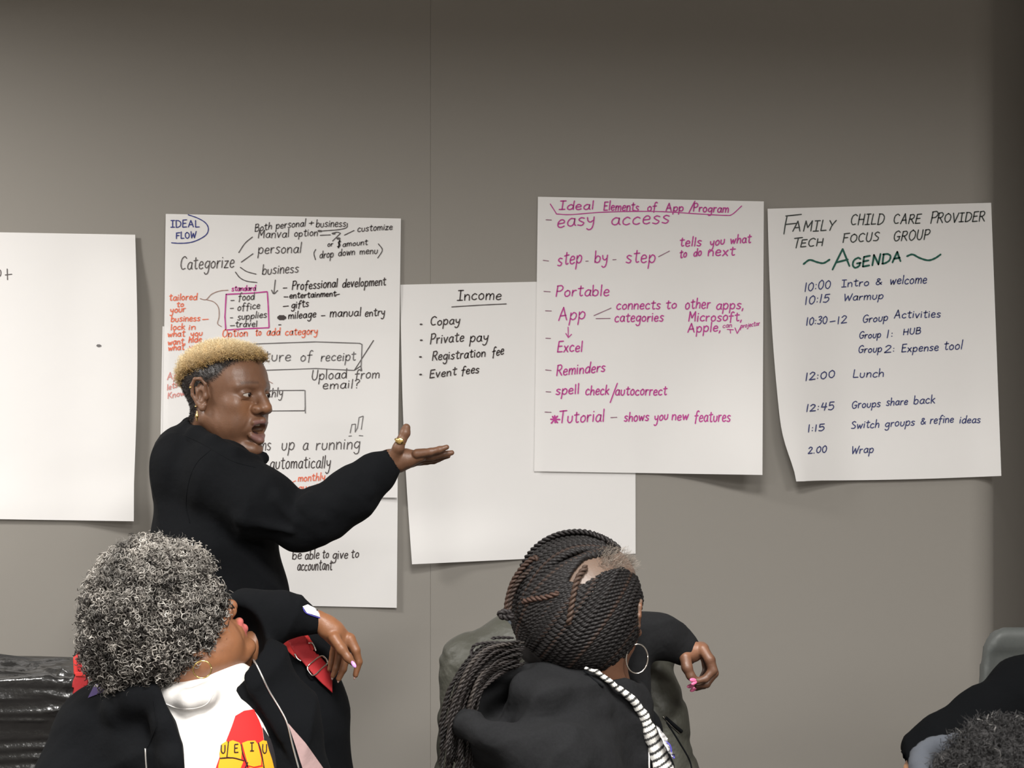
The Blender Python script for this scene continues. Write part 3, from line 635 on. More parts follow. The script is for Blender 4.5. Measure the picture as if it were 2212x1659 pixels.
def head_cols(c, R, s, base, lips=(.30, .13, .12), lip2=.090, scalp=None, scalp_col=(.02, .016, .014), warm=(.30, .12, .06)):
    def f(p):
        q = (p-c)@R/s; n = len(p); col = np.tile(np.array(base), (n, 1)).astype(float)
        def blend(m, cc): 
            m = np.clip(m, 0, 1)[:, None]; col[:] = col*(1-m)+np.array(cc)*m
        r = lambda x, a, b: np.clip((x-a)/(b-a), 0, 1)
        near = (np.linalg.norm(q, axis=1) < .17)
        G_ = lambda f0, l0, u0, rr: np.exp(-(((q[:, 0]-f0)/rr)**2+((np.abs(q[:, 1])-l0)/rr)**2+((q[:, 2]-u0)/rr)**2))
        blend(.55*G_(.085, .038, -.025, .022)*near, warm); blend(.6*G_(.115, 0, -.026, .014)*near, warm)
        blend(.45*G_(.080, .034, .003, .018)*near, np.array(base)*.55)
        blend(.8*np.exp(-((q[:, 2]-(.027-.12*np.maximum(0, np.abs(q[:, 1])-.03)))/.0035)**2)*r(q[:, 0], .05, .06)*(np.abs(q[:, 1]) > .013)*(np.abs(q[:, 1]) < .050)*near*.75, np.array(base)*.35)
        lipm = np.exp(-(((q[:, 2]+.060)/.0075)**4))+np.exp(-(((q[:, 2]+lip2)/.009)**4))
        blend(.9*np.clip(lipm, 0, 1)*r(q[:, 0], .086, .092)*(q[:, 0] < .112)*(np.abs(q[:, 1]) < .024)*near, lips)
        if scalp is not None: blend(scalp(q)*near, scalp_col)
        return col
    return f
def small(name, ops, step, m, parent, disp=None, **k):
    v, f = polygonise(ops, step, disp); return mesh_obj(name, v, f, m, parent, **k)
def face_bits(W, R, s, parent, look=(0, 0), teeth=True, open_=1.):
    for g_ in (-1, 1):
        e = small('eyeball', [('+', ell(W(.0738, g_*.0325, .001), (.0130*s)*np.ones(3), R), 0)], .0012, M_eye, parent)
        d = R@np.array([math.cos(look[1])*math.cos(look[0]), math.sin(look[0]), math.sin(look[1])])
        c = W(.0738, g_*.0325, .001)+d*.0104*s
        small('iris', [('+', ell(c, .0060*s*np.ones(3)), 0)], .0007, M_iris, e)
    if teeth:
        K = lambda a, b, r: cone(W(*a), W(*b), r*s, r*s)
        small('teeth', [('+', K((.078, -.017, -.0615), (.0865, 0, -.0610), .0045), 0), ('+', K((.078, .017, -.0615), (.0865, 0, -.0610), .0045), .001)], .0012, M_teeth, parent)
        small('tongue', [('+', ell(W(.070, 0, -.083), np.array([.018, .014, .006])*s, R), 0)], .0015, M_mouth, parent)
def strands(pts, dirs, length, curl, turns, rad, M=12, sides=3, taper=.5, bend=None):
    N = len(pts); t = np.linspace(0, 1, M)[None, :, None]
    L = np.broadcast_to(np.asarray(length, float), (N,))[:, None, None]; cr = np.broadcast_to(np.asarray(curl, float), (N,))[:, None, None]
    e1 = np.cross(dirs, RNG.normal(size=(N, 3))); e1 /= np.linalg.norm(e1, axis=1, keepdims=True); e2 = np.cross(dirs, e1)
    ph = RNG.uniform(0, 6.28, N)[:, None, None]; a = 2*np.pi*turns*t+ph
    C = pts[:, None]+dirs[:, None]*L*t+cr*(e1[:, None]*(np.cos(a)-np.cos(ph))+e2[:, None]*(np.sin(a)-np.sin(ph)))
    if bend is not None: C = C+np.array(bend)[None, None]*t*t
    R_ = np.broadcast_to(rad*(1-taper*t[..., 0]), (N, M))
    return tubes(C, R_, sides)
def rope(path, r, pitch, sides=5, lead=0.):
    """two-strand twist along a path"""
    path = np.asarray(path); d = np.r_[0, np.cumsum(np.linalg.norm(np.diff(path, axis=0), axis=1))]
    n = max(6, int(d[-1]/pitch*7)); t = np.linspace(0, d[-1], n); Q = np.stack([np.interp(t, d, path[:, i]) for i in range(3)], 1)
    T = np.gradient(Q, axis=0); T /= np.linalg.norm(T, axis=1, keepdims=True); nn = np.cross(T[0], (.13, .37, .92)); out = []; N_ = []
    for i in range(n):
        nn = nn-T[i]*nn.dot(T[i]); nn /= np.linalg.norm(nn); N_.append(nn)
    N_ = np.array(N_); B = np.cross(T, N_); a = t/pitch*math.pi+lead; fade = np.clip(np.minimum(t, d[-1]-t)/.006+.25, 0, 1)[:, None]
    R = np.clip(np.minimum(t, d[-1]-t)/.008+.45, 0, 1)*r
    for s_ in (0, math.pi):
        C = Q+fade*r*.85*(N_*np.cos(a+s_)[:, None]+B*np.sin(a+s_)[:, None]); out.append(tubes(C[None], R[None], sides))
    return join(out)
def trousers_legs(hip, knees, feet, parent, name='trousers'):
    ops = [('+', ell(hip, (.17, .14, .12)), 0)]
    for k, f in zip(knees, feet):
        hp = np.array(hip)+np.array([.6*(k[0]-hip[0]), .3*(k[1]-hip[1]), -.02]); hp = np.array(hip)*.7+np.array(k)*.3
        ops += [('+', cone(hip, k, .10, .07), .03), ('+', cone(k, f, .068, .048), .02)]
    o = small(name, ops, .011, M_trous, parent)
    for f in feet:
        d = np.array([.05, -.02, 0]) if True else 0
        small('shoe', [('+', ell((f[0]+.04, f[1]-.03, .045), (.12, .052, .045)), 0), ('+', cone((f[0], f[1], .05), (f[0], f[1], .11), .045, .045), .02), ('max', (lambda p: .002-p[:, 2]), 0)], .009, M_shoe, parent)
    return o
def chair(label, x, y, rz, m=M_plastic, zb=.84, hw=.235):
    r = empty('chair', (x, y, 0)); r.rotation_euler = (0, 0, rz); tag(r, label, 'chair'); bpy.context.view_layer.update()
    A = np.array(Matrix.Rotation(rz, 3, 'Z')); T = lambda p: A@np.array(p, float)+np.array([x, y, 0])
    # moulded back: rounded slab, gently curved, raised rim; front of chair is local -y
    ops = [('+', rbox(T((0, .20, zb-.19)), (hw, .018, .20), .016, A), 0)]+[('max', (lambda p: (lambda q: np.abs(q[:, 0])-(hw-.035)+.0-.0+np.clip((q[:, 2]-(zb-.40))*.12, 0, .05)*1.-.04*np.sqrt(np.clip(1-np.clip((q[:, 2]-(zb-.045))/.055, 0, 1)**2, 0, 1)))((p-np.array([x, y, 0]))@A)), .004), ('-', rbox(T((0, .175, zb-.19)), (hw-.04, .012, .155), .011, A), .012)]
    small('backrest', ops, .007, m, r)
    ops = [('+', rbox(T((0, -.01, .44)), (.23, .22, .018), .016, A), 0), ('-', ell(T((0, -.01, .475)), (.19, .18, .025), A), .01)]
    small('seat', ops, .008, m, r)
    for sx in (-1, 1):
        tube_obj('leg', [T((sx*.20, .19, zb-.3)), T((sx*.205, .20, .46)), T((sx*.22, .25, .2)), T((sx*.225, .27, .0))], .011, M_metal, r)
        tube_obj('leg', [T((sx*.20, -.15, .43)), T((sx*.215, -.20, .2)), T((sx*.22, -.22, .0))], .011, M_metal, r)
    return r
#--PEOPLE--
def sample_mesh(v, f, n, mask=None):
    tri = np.vstack([f[:, [0, 1, 2]], f[:, [0, 2, 3]]]); a, b, c = v[tri[:, 0]], v[tri[:, 1]], v[tri[:, 2]]
    nn = np.cross(b-a, c-a); ar = np.linalg.norm(nn, axis=1)
    if mask is not None: ar = ar*mask((a+b+c)/3)
    i = RNG.choice(len(tri), n, p=ar/ar.sum()); r1 = np.sqrt(RNG.random(n))[:, None]; r2 = RNG.random(n)[:, None]
    p = a[i]*(1-r1)+b[i]*r1*(1-r2)+c[i]*r1*r2
    return p, nn[i]/(np.linalg.norm(nn[i], axis=1, keepdims=True)+1e-12)
def unit(v): return v/(np.linalg.norm(v, axis=-1, keepdims=True)+1e-12)
def grad_cols(N, M, sides, c0, c1, jit=.15):
    t = np.linspace(0, 1, M)[None, :, None]; k = RNG.normal(1, jit, (N, 1, 1)).clip(.4, 1.7)
    c0 = np.broadcast_to(np.asarray(c0, float), (N, 3))[:, None]; c1 = np.broadcast_to(np.asarray(c1, float), (N, 3))[:, None]
    return np.repeat(((c0*(1-t)+c1*t)*k)[:, :, None, :], sides, 2).reshape(-1, 3)
def body_mesh(parts, colf, label):
    v, f = join(parts); o = mesh_obj('person', v, f, M_skin, col=colf(v)); tag(o, label, 'person'); return o
def nail(name, c, d, r, m, parent):
    """finger nail: small elongated dome at c pointing along d"""
    d = unit(np.array(d, float)); R = frame(d, (0.1, -.9, .2)); small(name, [('+', ell(c, (r*1.7, r*.85, r*.5), R), 0)], .0009, m, parent)

# ============================================================ 1: standing speaker, pointing at the sheets
S = Px(3.1); Rh = frame((.885, -.465, -.02), (.03, .02, 1)); sh = 1.03; ch = S.p((489, 852))
hops, W = head_ops(ch, Rh, sh, open_=1.0, neck_to=S.p((440, 1010, .04)), neck_r=.066, low=.012)
hairline = lambda f: np.interp(f, [-.11, -.05, -.025, .0, .03, .052, .07, .09], [-.085, -.075, -.03, .010, .026, .054, .069, .076])
def scalp1(q): return np.clip((q[:, 2]-hairline(q[:, 0]+.0*q[:, 1]))/.016, 0, 1)*(np.abs(q[:, 1]) < .0795)
cols1 = head_cols(ch, Rh, sh, (.155, .076, .043), lips=(.20, .10, .09), scalp=scalp1, scalp_col=(.022, .017, .015), warm=(.30, .135, .062))
hv = polygonise(hops, .0016, disp=sines(.0004, 160, 3))
hand = [('+', S.cone((850, 996, -.10), (876, 990, -.11), 21, 20), .01), ('+', S.cone((868, 996, -.105), (908, 985, -.115), 18, 12.5), .012), ('+', S.cone((866, 1000, -.085), (905, 992, -.075), 17, 12), .01)]
hand += S.chain([(838, 998, -.11), (852, 995, -.10)], [25, 21])
hand += S.chain([(852, 984, -.125), (861, 966, -.135), (867, 951, -.138), (875, 935, -.136), (878, 924, -.133)], [13, 11.5, 9.5, 10, 8.5], .006)
hand += S.chain([(900, 980, -.125), (930, 976, -.130), (950, 971, -.130), (965, 966, -.128)], [10, 8, 6.8, 5.2], .003)
hand += S.chain([(902, 986, -.105), (934, 986, -.106), (958, 981, -.106), (976, 978, -.105)], [10, 8, 7, 5.2], .003)
hand += S.chain([(902, 992, -.085), (932, 991, -.082), (952, 989, -.080), (968, 985, -.079)], [10, 7.5, 6.5, 5], .003)
hand += S.chain([(898, 998, -.068), (922, 997, -.062), (938, 996, -.058), (950, 993, -.057)], [9, 7, 6, 4.6], .003)
hnd = polygonise(hand, .0014, disp=sines(.0004, 220, 5))
inner = S.chain([(430, 1020, .04), (440, 1080, 0), (470, 1290, 0)], [55, 85, 95]) + S.chain([(475, 1030, -.11), (645, 1130, -.12), (770, 1060, -.12), (838, 998, -.11)], [55, 34, 26, 23])
inner += S.chain([(400, 1030, .13), (425, 1180, .15), (520, 1260, .12)], [45, 36, 25])
inner += [('+', ell(S.p((480, 1360)), (.125, .12, .11)), .03)]
for dy in (-.09, .09): inner += [('+', cone(S.p((480, 1400, dy)), np.array([S.p((485, 1400))[0], 3.1+dy, .48]), .075, .055), .02), ('+', cone(np.array([S.p((485, 1400))[0], 3.1+dy, .48]), np.array([S.p((480, 1400))[0], 3.1+dy, .07]), .052, .04), .02)]
person1 = body_mesh([hv, hnd, polygonise(inner, .009)], cols1, 'person with cropped blond hair in a black jacket, standing and pointing at the sheets')
face_bits(W, Rh, sh, person1, look=(.30, .05))
jk = S.chain([(425, 1010, .03), (440, 1060, 0), (462, 1170, 0), (478, 1290, 0), (486, 1420, 0)], [72, 105, 132, 136, 138], .03)
jk += [('+', S.ell((395, 1000, .01), (62, 78), .13), .04)]
jk += S.chain([(478, 1035, -.085), (560, 1085, -.115), (648, 1135, -.12)], [88, 68, 55], .03)
jk += S.chain([(648, 1135, -.12), (690, 1118, -.125), (760, 1065, -.125), (815, 1020, -.12), (842, 999, -.115)], [55, 56, 51, 42, 30], .02)
jk += [('+', S.cone((838, 1001, -.115), (849, 995, -.114), 31, 29), .006)]
jk += S.chain([(410, 1030, .11), (425, 1180, .15), (520, 1260, .12)], [62, 48, 34], .03)
# sleeve folds at the inner elbow and along the upper arm
for a, b_, r_ in [((655, 1095, -.175), (700, 1120, -.18), 10), ((668, 1082, -.17), (728, 1098, -.175), 9), ((600, 1080, -.175), (640, 1130, -.185), 9), ((520, 1120, -.18), (630, 1150, -.185), 9), ((770, 1030, -.16), (800, 1060, -.165), 8)]:
    jk += [('+', S.cone(a, b_, r_, r_*.6), .02)]
jk += S.chain([(408, 918, .055), (412, 926, -.01), (428, 938, -.07), (462, 957, -.115), (505, 980, -.125), (548, 994, -.085), (566, 990, -.03)], [15, 17, 18, 18, 17, 14, 12], .012)
jk += S.chain([(408, 918, .055), (450, 925, .11), (520, 965, .09), (566, 990, -.03)], [15, 15, 14, 12], .012)
jk += [('-', S.cone((470, 800, .0), (462, 950, .0), 50, 54), .01), ('-', S.ell((880, 985, -.113), (38, 27)), .004)]
jk += [('max', lambda p: .93-p[:, 2], 0)]
fold = ridged(.010, 13, 11, (1, 1, 1.2)); fold2 = sines(.0022, 55, 12)
jacket = small('jacket', jk, .0055, M_black, person1, disp=lambda p: fold(p)+fold2(p)*np.clip(1-abs(p[:, 2]-1.2)/.5, 0, 1)); jacket['label'] = 'black zip jacket with stand collar'
jt = bvh(jacket)
line_on('seam', jt, [(455, 972), (425, 1000), (408, 1040), (402, 1090), (410, 1130)], .0009, M_black, jacket, off=.0002)
line_on('seam', jt, [(398, 940), (440, 960), (500, 995), (552, 1010)], .0009, M_black, jacket, off=.0002)
tr1 = [('+', ell(S.p((484, 1400)), (.145, .13, .13)), 0)]
for dy in (-.09, .09):
    x_ = S.p((485, 1400))[0]; tr1 += [('+', cone((x_, 3.1+dy, .86), (x_, 3.1+dy*1.2, .48), .092, .072), .03), ('+', cone((x_, 3.1+dy*1.2, .48), (x_-.02, 3.1+dy*1.3, .07), .070, .055), .02)]
small('trousers', tr1, .010, M_trous, person1)
for dy in (-.115, .115):
    small('shoe', [('+', ell((x_+.05, 3.1+dy, .045), (.13, .05, .045)), 0), ('+', cone((x_-.02, 3.1+dy, .05), (x_-.02, 3.1+dy, .1), .045, .045), .02), ('max', lambda p: .002-p[:, 2], 0)], .008, M_shoe, person1)
# hair: blond crop on top, dark faded sides (stubble)
blondline = lambda f: np.interp(f, [-.12, -.085, -.05, 0, .04, .065, .10], [.008, .028, .048, .066, .077, .082, .084])
hb = [('+', ell(W(-.010, 0, .036), np.array([.104, .082, .076])*sh, Rh), 0), ('+', ell(W(.042, 0, .050), np.array([.055, .066, .044])*sh, Rh), .03),
      ('max', lambda p: (lambda q: (blondline(q[:, 0])+.004*np.sin(q[:, 0]*190)+.003*np.sin(q[:, 1]*240)-q[:, 2]+(np.abs(q[:, 1])*.0))*.8)((p-ch)@Rh/sh), .006)]
hv2, hf2 = polygonise(hb, .003, disp=sines(.0035, 130, 21))
q_ = (hv2-ch)@Rh/sh; tt = np.clip((q_[:, 2]-blondline(q_[:, 0]))/.035, 0, 1)[:, None]
hair1 = mesh_obj('hair', hv2, hf2, M_scalp, person1, col=np.array((.13, .080, .035))*(1-tt)+np.array((.80, .60, .33))*tt); hair1['label'] = 'short curly blond hair on top of the head'
p_, n_ = sample_mesh(hv2, hf2, 11000, mask=lambda c: (((c-ch)@Rh/sh)[:, 2] > blondline(((c-ch)@Rh/sh)[:, 0])-.004))
q_ = (p_-ch)@Rh/sh; tt = np.clip((q_[:, 2]-blondline(q_[:, 0]))/.03, 0, 1)[:, None]; n_ = unit(n_+RNG.normal(0, .45, p_.shape)+np.array([0, 0, .25]))
c0 = np.array((.26, .15, .05))*(1-tt)+np.array((.92, .70, .38))*tt; c1 = np.array((.62, .42, .18))*(1-tt)+np.array((1., .86, .58))*tt
V_, F_ = strands(p_-n_*.002, n_, RNG.uniform(.007, .018, 11000), RNG.uniform(.0012, .0030, 11000), 1.6, .00042, M=9)
tag(mesh_obj('curl', V_, F_, M_hair, hair1, col=grad_cols(11000, 9, 3, c0, c1, .12)), kind='stuff')
p_, n_ = sample_mesh(hv[0], hv[1], 12000, mask=lambda c: scalp1((c-ch)@Rh/sh)*(np.linalg.norm(c-ch, axis=1) < .15)*(np.abs(((c-ch)@Rh/sh)[:, 1]) < .078))
V_, F_ = strands(p_, unit(n_+RNG.normal(0, .4, p_.shape)), RNG.uniform(.002, .005, 12000), .0006, 1., .00035, M=4)
tag(mesh_obj('stubble', V_, F_, M_hair, person1, col=grad_cols(12000, 4, 3, (.018, .014, .013), (.05, .04, .035), .3)), kind='stuff')
# brows, earrings, ring
ring_c = S.p((864.5, 953, -.1375)); rd = unit(S.p((867, 951, -.138))-S.p((861, 966, -.135))); e1 = unit(np.cross(rd, (0, 1, 0))); e2 = np.cross(rd, e1)
rr_ = S.r(11.3); rg = tube_obj('ring', [ring_c+rr_*(math.cos(a)*e1+math.sin(a)*e2) for a in np.linspace(0, 2*math.pi, 24, endpoint=False)], .0016, M_gold, person1, 8, True); rg['label'] = 'gold signet ring on the thumb'
small('signet', [('+', ell(ring_c+np.array([-.0005, -rr_-.0005, .001]), (.0090, .0026, .0075)), 0)], .0009, M_gold, rg)
er = W(-.004, -.0885, -.048); eg = small('earring', [('+', cone(er+np.array([0, 0, .010]), er, .0014, .0034), 0), ('+', cone(er, er-np.array([0, 0, .011]), .0034, .0012), .002)], .0009, M_gold, person1); eg['label'] = 'small gold drop earring'
small('earring_stud', [('+', ell(W(-.022, -.091, .012), (.0030,)*3), 0)], .0009, M_gold, person1)
small('earring_stud', [('+', ell(W(-.011, -.085, -.028), (.0024,)*3), 0)], .0009, M_gold, person1)

# ============================================================ 2: seated person with grey curls
Y2 = 2.5; A_ = Px(Y2); R2 = frame((.62, .42, .62), (-.60, -.25, .76)); c2 = A_.p((384, 1378)); s2 = 1.0
ch2 = chair('grey chair under the person with grey curls, its back hidden by a black bag', -.617, 2.60, 0., zb=.88, hw=.20)
ops2, W2 = head_ops(c2, R2, s2, neck_to=A_.p((405, 1520, .02)), neck_r=.062)
skin2 = (.275, .118, .055)
cols2a = head_cols(c2, R2, s2, skin2, lips=(.62, .16, .15), lip2=.074, warm=(.36, .15, .08))
h2 = polygonise(ops2, .0020, disp=sines(.0004, 140, 6))
B_ = Px(2.66)
hand2 = B_.chain([(685, 1338, 0), (700, 1348, 0), (722, 1362, 0)], [20, 20, 21], .01) + B_.chain([(712, 1356, 0), (748, 1383, .01)], [20, 17], .01)+B_.chain([(708, 1362, -.005), (734, 1396, 0)], [17, 13], .01)
hand2 += B_.chain([(722, 1378, -.02), (738, 1402, -.028), (752, 1421, -.032), (762, 1432, -.034)], [13, 11, 8.5, 6.5], .006)
hand2 += B_.chain([(755, 1380, .005), (768, 1405, .0), (775, 1430, .0), (768, 1458, -.002)], [13, 10, 8, 6], .003)
hand2 += B_.chain([(746, 1388, .022), (748, 1420, .022), (741, 1446, .018), (732, 1466, .016)], [12, 9.5, 8, 6], .003)
hand2 += B_.chain([(736, 1388, .038), (733, 1420, .040), (726, 1443, .037), (719, 1460, .034)], [11, 9, 7.5, 5.6], .003)
hand2 += B_.chain([(726, 1385, .052), (720, 1410, .056), (716, 1432, .055), (712, 1446, .052)], [10, 8, 7, 5.2], .003)
hd2 = polygonise(hand2, .0015, disp=sines(.0004, 200, 8))
in2 = A_.chain([(405, 1520, .02), (410, 1600, .02), (400, 1850, .04), (400, 1960, .04)], [66, 120, 135, 140]) + A_.chain([(500, 1480, .06), (560, 1368, .13), (620, 1332, .145), (690, 1342, .165)], [30, 24, 20, 16]) + A_.chain([(240, 1570, 0), (190, 1800, -.05), (340, 1940, -.22)], [55, 42, 28])
hip2 = np.array([-.60, 2.5, .60]); kn2 = [np.array([-.42, 2.08, .56]), np.array([-.72, 2.04, .56])]; ft2 = [np.array([-.40, 2.02, .06]), np.array([-.74, 2.0, .06])]
in2 += [('+', ell(hip2, (.15, .13, .10)), .03)]+[('+', cone(hip2*.75+k*.25, k, .07, .05), .02) for k in kn2]+[('+', cone(k, f_, .05, .04), .02) for k, f_ in zip(kn2, ft2)]
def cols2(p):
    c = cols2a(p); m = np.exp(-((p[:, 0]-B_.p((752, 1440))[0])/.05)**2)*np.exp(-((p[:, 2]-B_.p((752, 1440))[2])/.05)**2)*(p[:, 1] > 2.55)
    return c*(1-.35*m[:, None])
person2 = body_mesh([h2, hd2, polygonise(in2, .009)], cols2, 'seated person with a big head of grey curls and a white printed shirt')
nail('nail', B_.p((764, 1435, -.041)), B_.p((770, 1446, -.04))-B_.p((758, 1428, -.034)), .0045, M_lilac, person2)
for q in ((766, 1463, -.004), (731, 1470, .014), (718, 1464, .032)): nail('nail', B_.p(q), (-.2, 0, -1), .0030, M_skin if False else INK['brown'], person2)
# white shirt
ts = [('+', ell(A_.p((425, 1660, .01)), (.155, .115, .19)), 0)]+A_.chain([(410, 1700, .03), (400, 1960, .04)], [165, 160], .05)
ts += A_.chain([(250, 1575, 0), (330, 1530, .0), (415, 1508, .0), (490, 1478, .02), (540, 1500, .03)], [48, 52, 46, 44, 40], .03)
ts += A_.chain([(352, 1500, -.02), (372, 1508, -.065), (408, 1512, -.085), (445, 1502, -.075), (470, 1486, -.03), (462, 1470, .04), (400, 1460, .08), (350, 1480, .05), (352, 1500, -.02)], [15]*9, .02)
tf = ridged(.006, 20, 31); shirt = small('shirt', ts, .0045, M_white, person2, disp=tf); shirt['label'] = 'white high-necked shirt with a printed raised fist'
stt = bvh(shirt); Z = lambda L_: [(80+x/3.077, 1120+y/3.077) for x, y in L_]
line_on('collar_seam', stt, [(352, 1518), (385, 1530), (420, 1530), (447, 1520), (460, 1500)], .0009, M_white, shirt, off=.0004)
decal('print', stt, Z([(1318,1312), (1375,1278), (1440,1268), (1475,1340), (1498,1400), (1510,1500), (1560,1680), (1180,1680), (1215,1580), (1260,1470), (1295,1380)]), M_pr, shirt, .0012)['label'] = 'red printed shape'
decal('print', stt, Z([(1498,1385), (1560,1480), (1640,1620), (1670,1690), (1545,1690), (1520,1560)]), M_pk, shirt, .0016)['label'] = 'black printed shape'
FG = [[(1225,1500), (1262,1478), (1275,1510), (1262,1585), (1215,1590), (1212,1560)], [(1272,1482), (1300,1474), (1345,1490), (1362,1530), (1356,1600), (1300,1588), (1250,1582), (1262,1520)],
      [(1362,1492), (1400,1478), (1448,1476), (1466,1500), (1490,1600), (1488,1640), (1440,1650), (1402,1640), (1385,1580)], [(1474,1490), (1500,1474), (1525,1480), (1540,1540), (1560,1600), (1582,1690), (1520,1690), (1498,1640), (1492,1560)],
      [(1215,1598), (1300,1596), (1372,1612), (1340,1690), (1200,1690), (1205,1640)], [(1412,1652), (1450,1660), (1500,1650), (1515,1690), (1385,1690)]]
for q in FG: decal('print', stt, Z(q), M_py, shirt, .0022, cell=5)['label'] = 'yellow printed finger'
def letter(ch_, x, y, w_, h_):
    wd, st = G[ch_]
    for s_ in st:
        q = [(80+(x+a/wd*w_)/3.077, 1120+(y-b/7*h_)/3.077) for a, b in s_]; line_on('print_letter', stt, q, .0011, M_pk, shirt, off=.0028, n=4)
letter('U', 1222, 1560, 30, 55); letter('E', 1310, 1555, 28, 55); letter('I', 1415, 1545, 24, 55); letter('U', 1495, 1560, 32, 60)
for q in ([(1272,1482), (1262,1585)], [(1356,1500), (1366,1560), (1400,1650)], [(1470,1490), (1490,1560), (1510,1670)], [(1215,1594), (1300,1590), (1375,1610)], [(1400,1620), (1372,1680)]):
    line_on('print_outline', stt, Z(q), .0010, M_pk, shirt, off=.0028, n=4)
# hoodie
hd = A_.chain([(205, 1575, .0), (165, 1690, -.03), (170, 1850, -.06), (330, 1940, -.22)], [82, 80, 66, 50], .04)
hd += A_.chain([(250, 1560, .0), (330, 1570, .0), (430, 1580, .0), (520, 1470, .02)], [72, 75, 88, 72], .05)
hd += A_.chain([(400, 1620, .02), (410, 1800, .03), (405, 1960, .04)], [170, 185, 180], .06)
hd += A_.chain([(560, 1440, .03), (610, 1560, .03), (640, 1700, .04)], [66, 72, 88], .05)
hd += A_.chain([(262, 1530, -.07), (300, 1508, -.09), (338, 1510, -.10), (362, 1560, -.12), (385, 1640, -.13), (392, 1760, -.13)], [34, 30, 24, 26, 28, 28], .02)
hd += A_.chain([(515, 1405, .10), (545, 1345, .12), (608, 1328, .14), (655, 1337, .155), (690, 1347, .165)], [62, 66, 47, 31, 24], .03)
hd += [('+', A_.cone((688, 1346, .165), (697, 1349, .168), 25, 24), .004)]
hd += [('-', polycut([(336, 1475), (352, 1520), (374, 1560), (388, 1610), (396, 1720), (660, 1720), (640, 1662), (598, 1604), (566, 1545), (545, 1500), (520, 1455), (500, 1425), (470, 1395), (380, 1400), (340, 1440)], 1.8, 2.47), .004)]
hd += [('-', cone(W2(0, 0, .02), W2(.03, 0, -.06), .105, .098), .01), ('max', lambda p: .56-p[:, 2], 0)]
hf_ = ridged(.009, 14, 41); hf3 = sines(.0018, 60, 42)
hoodie2 = small('hoodie', hd, .0052, M_black, person2, disp=lambda p: hf_(p)+hf3(p)); hoodie2['label'] = 'black hooded jacket with white zip'
ht2 = bvh(hoodie2)
line_on('zip', ht2, [(533, 1402), (556, 1440), (580, 1490), (604, 1530), (620, 1562), (632, 1610), (646, 1662)], .0017, M_zip, hoodie2, off=.001)
line_on('zip', ht2, [(314, 1617), (315, 1640), (317, 1665)], .0014, M_zip, hoodie2, off=.001)
line_on('seam', ht2, [(332, 1512), (338, 1560), (330, 1590), (318, 1615)], .0010, M_black, hoodie2, off=.0004)
decal('lining', ht2, [(622, 1562), (660, 1605), (702, 1665), (655, 1665), (638, 1610)], M_pinkcloth, hoodie2, .0016)['label'] = 'dusty pink lining'
decal('collar_lining', ht2, [(205, 1478), (232, 1464), (262, 1462), (236, 1490), (190, 1508)], M_purple, hoodie2, .002)
tg = decal('name_tag', ht2, [(653, 1310), (664, 1306), (704, 1326), (706, 1333), (696, 1335), (662, 1324)], M_tag, hoodie2, .0022, cell=4, thick=.0005)
if tg: tg['label'] = 'white stick-on name tag'
line_on('name_tag_edge', ht2, [(654, 1313), (662, 1325), (696, 1337)], .0012, M_tagb, hoodie2, off=.002)
trousers_legs(hip2, kn2, ft2, person2)
# curls
hc = A_.p((334, 1314, -.02)); hr = np.array([.130, .135, .130])
hb2 = [('+', ell(hc, hr-.022), 0), ('+', ell(A_.p((300, 1388, -.01)), (.080, .10, .078)), .04)]
hv3, hf3_ = polygonise(hb2, .006, disp=sines(.008, 60, 51))
hair2 = mesh_obj('hair', hv3, hf3_, M_scalp, person2, col=np.tile((.045, .040, .037), (len(hv3), 1))); hair2['label'] = 'mass of tight grey curls'
Fh = R2[:, 0]
def mk(c):
    d = unit(c-hc); return 1.*((d@Fh < .80) | (d[:, 2] > .55))
N_ = 11500; p_, n_ = sample_mesh(hv3, hf3_, N_, mask=mk)
tang = unit(np.cross(n_, RNG.normal(size=n_.shape))); dr = unit(n_*RNG.uniform(.35, 1.1, (N_, 1))+tang*RNG.uniform(.2, 1.2, (N_, 1)))
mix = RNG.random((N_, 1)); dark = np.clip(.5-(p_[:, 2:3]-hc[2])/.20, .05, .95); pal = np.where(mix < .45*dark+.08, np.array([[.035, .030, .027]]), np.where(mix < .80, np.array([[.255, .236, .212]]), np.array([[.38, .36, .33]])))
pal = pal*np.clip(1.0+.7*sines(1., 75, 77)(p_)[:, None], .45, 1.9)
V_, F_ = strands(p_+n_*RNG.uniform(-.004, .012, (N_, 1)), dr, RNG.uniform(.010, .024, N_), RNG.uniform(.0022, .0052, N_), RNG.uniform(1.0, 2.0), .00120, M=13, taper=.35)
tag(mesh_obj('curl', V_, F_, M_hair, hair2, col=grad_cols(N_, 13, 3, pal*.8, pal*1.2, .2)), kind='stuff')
p2_, n2_ = sample_mesh(hv3, hf3_, 900, mask=mk)
V_, F_ = strands(p2_+n2_*.012, unit(n2_+RNG.normal(0, .4, n2_.shape)), RNG.uniform(.010, .028, 900), RNG.uniform(.002, .006, 900), 1.3, .00028, M=10)
tag(mesh_obj('flyaway_hair', V_, F_, M_hair, hair2, col=grad_cols(900, 10, 3, (.15, .14, .13), (.25, .23, .21), .3)), kind='stuff')
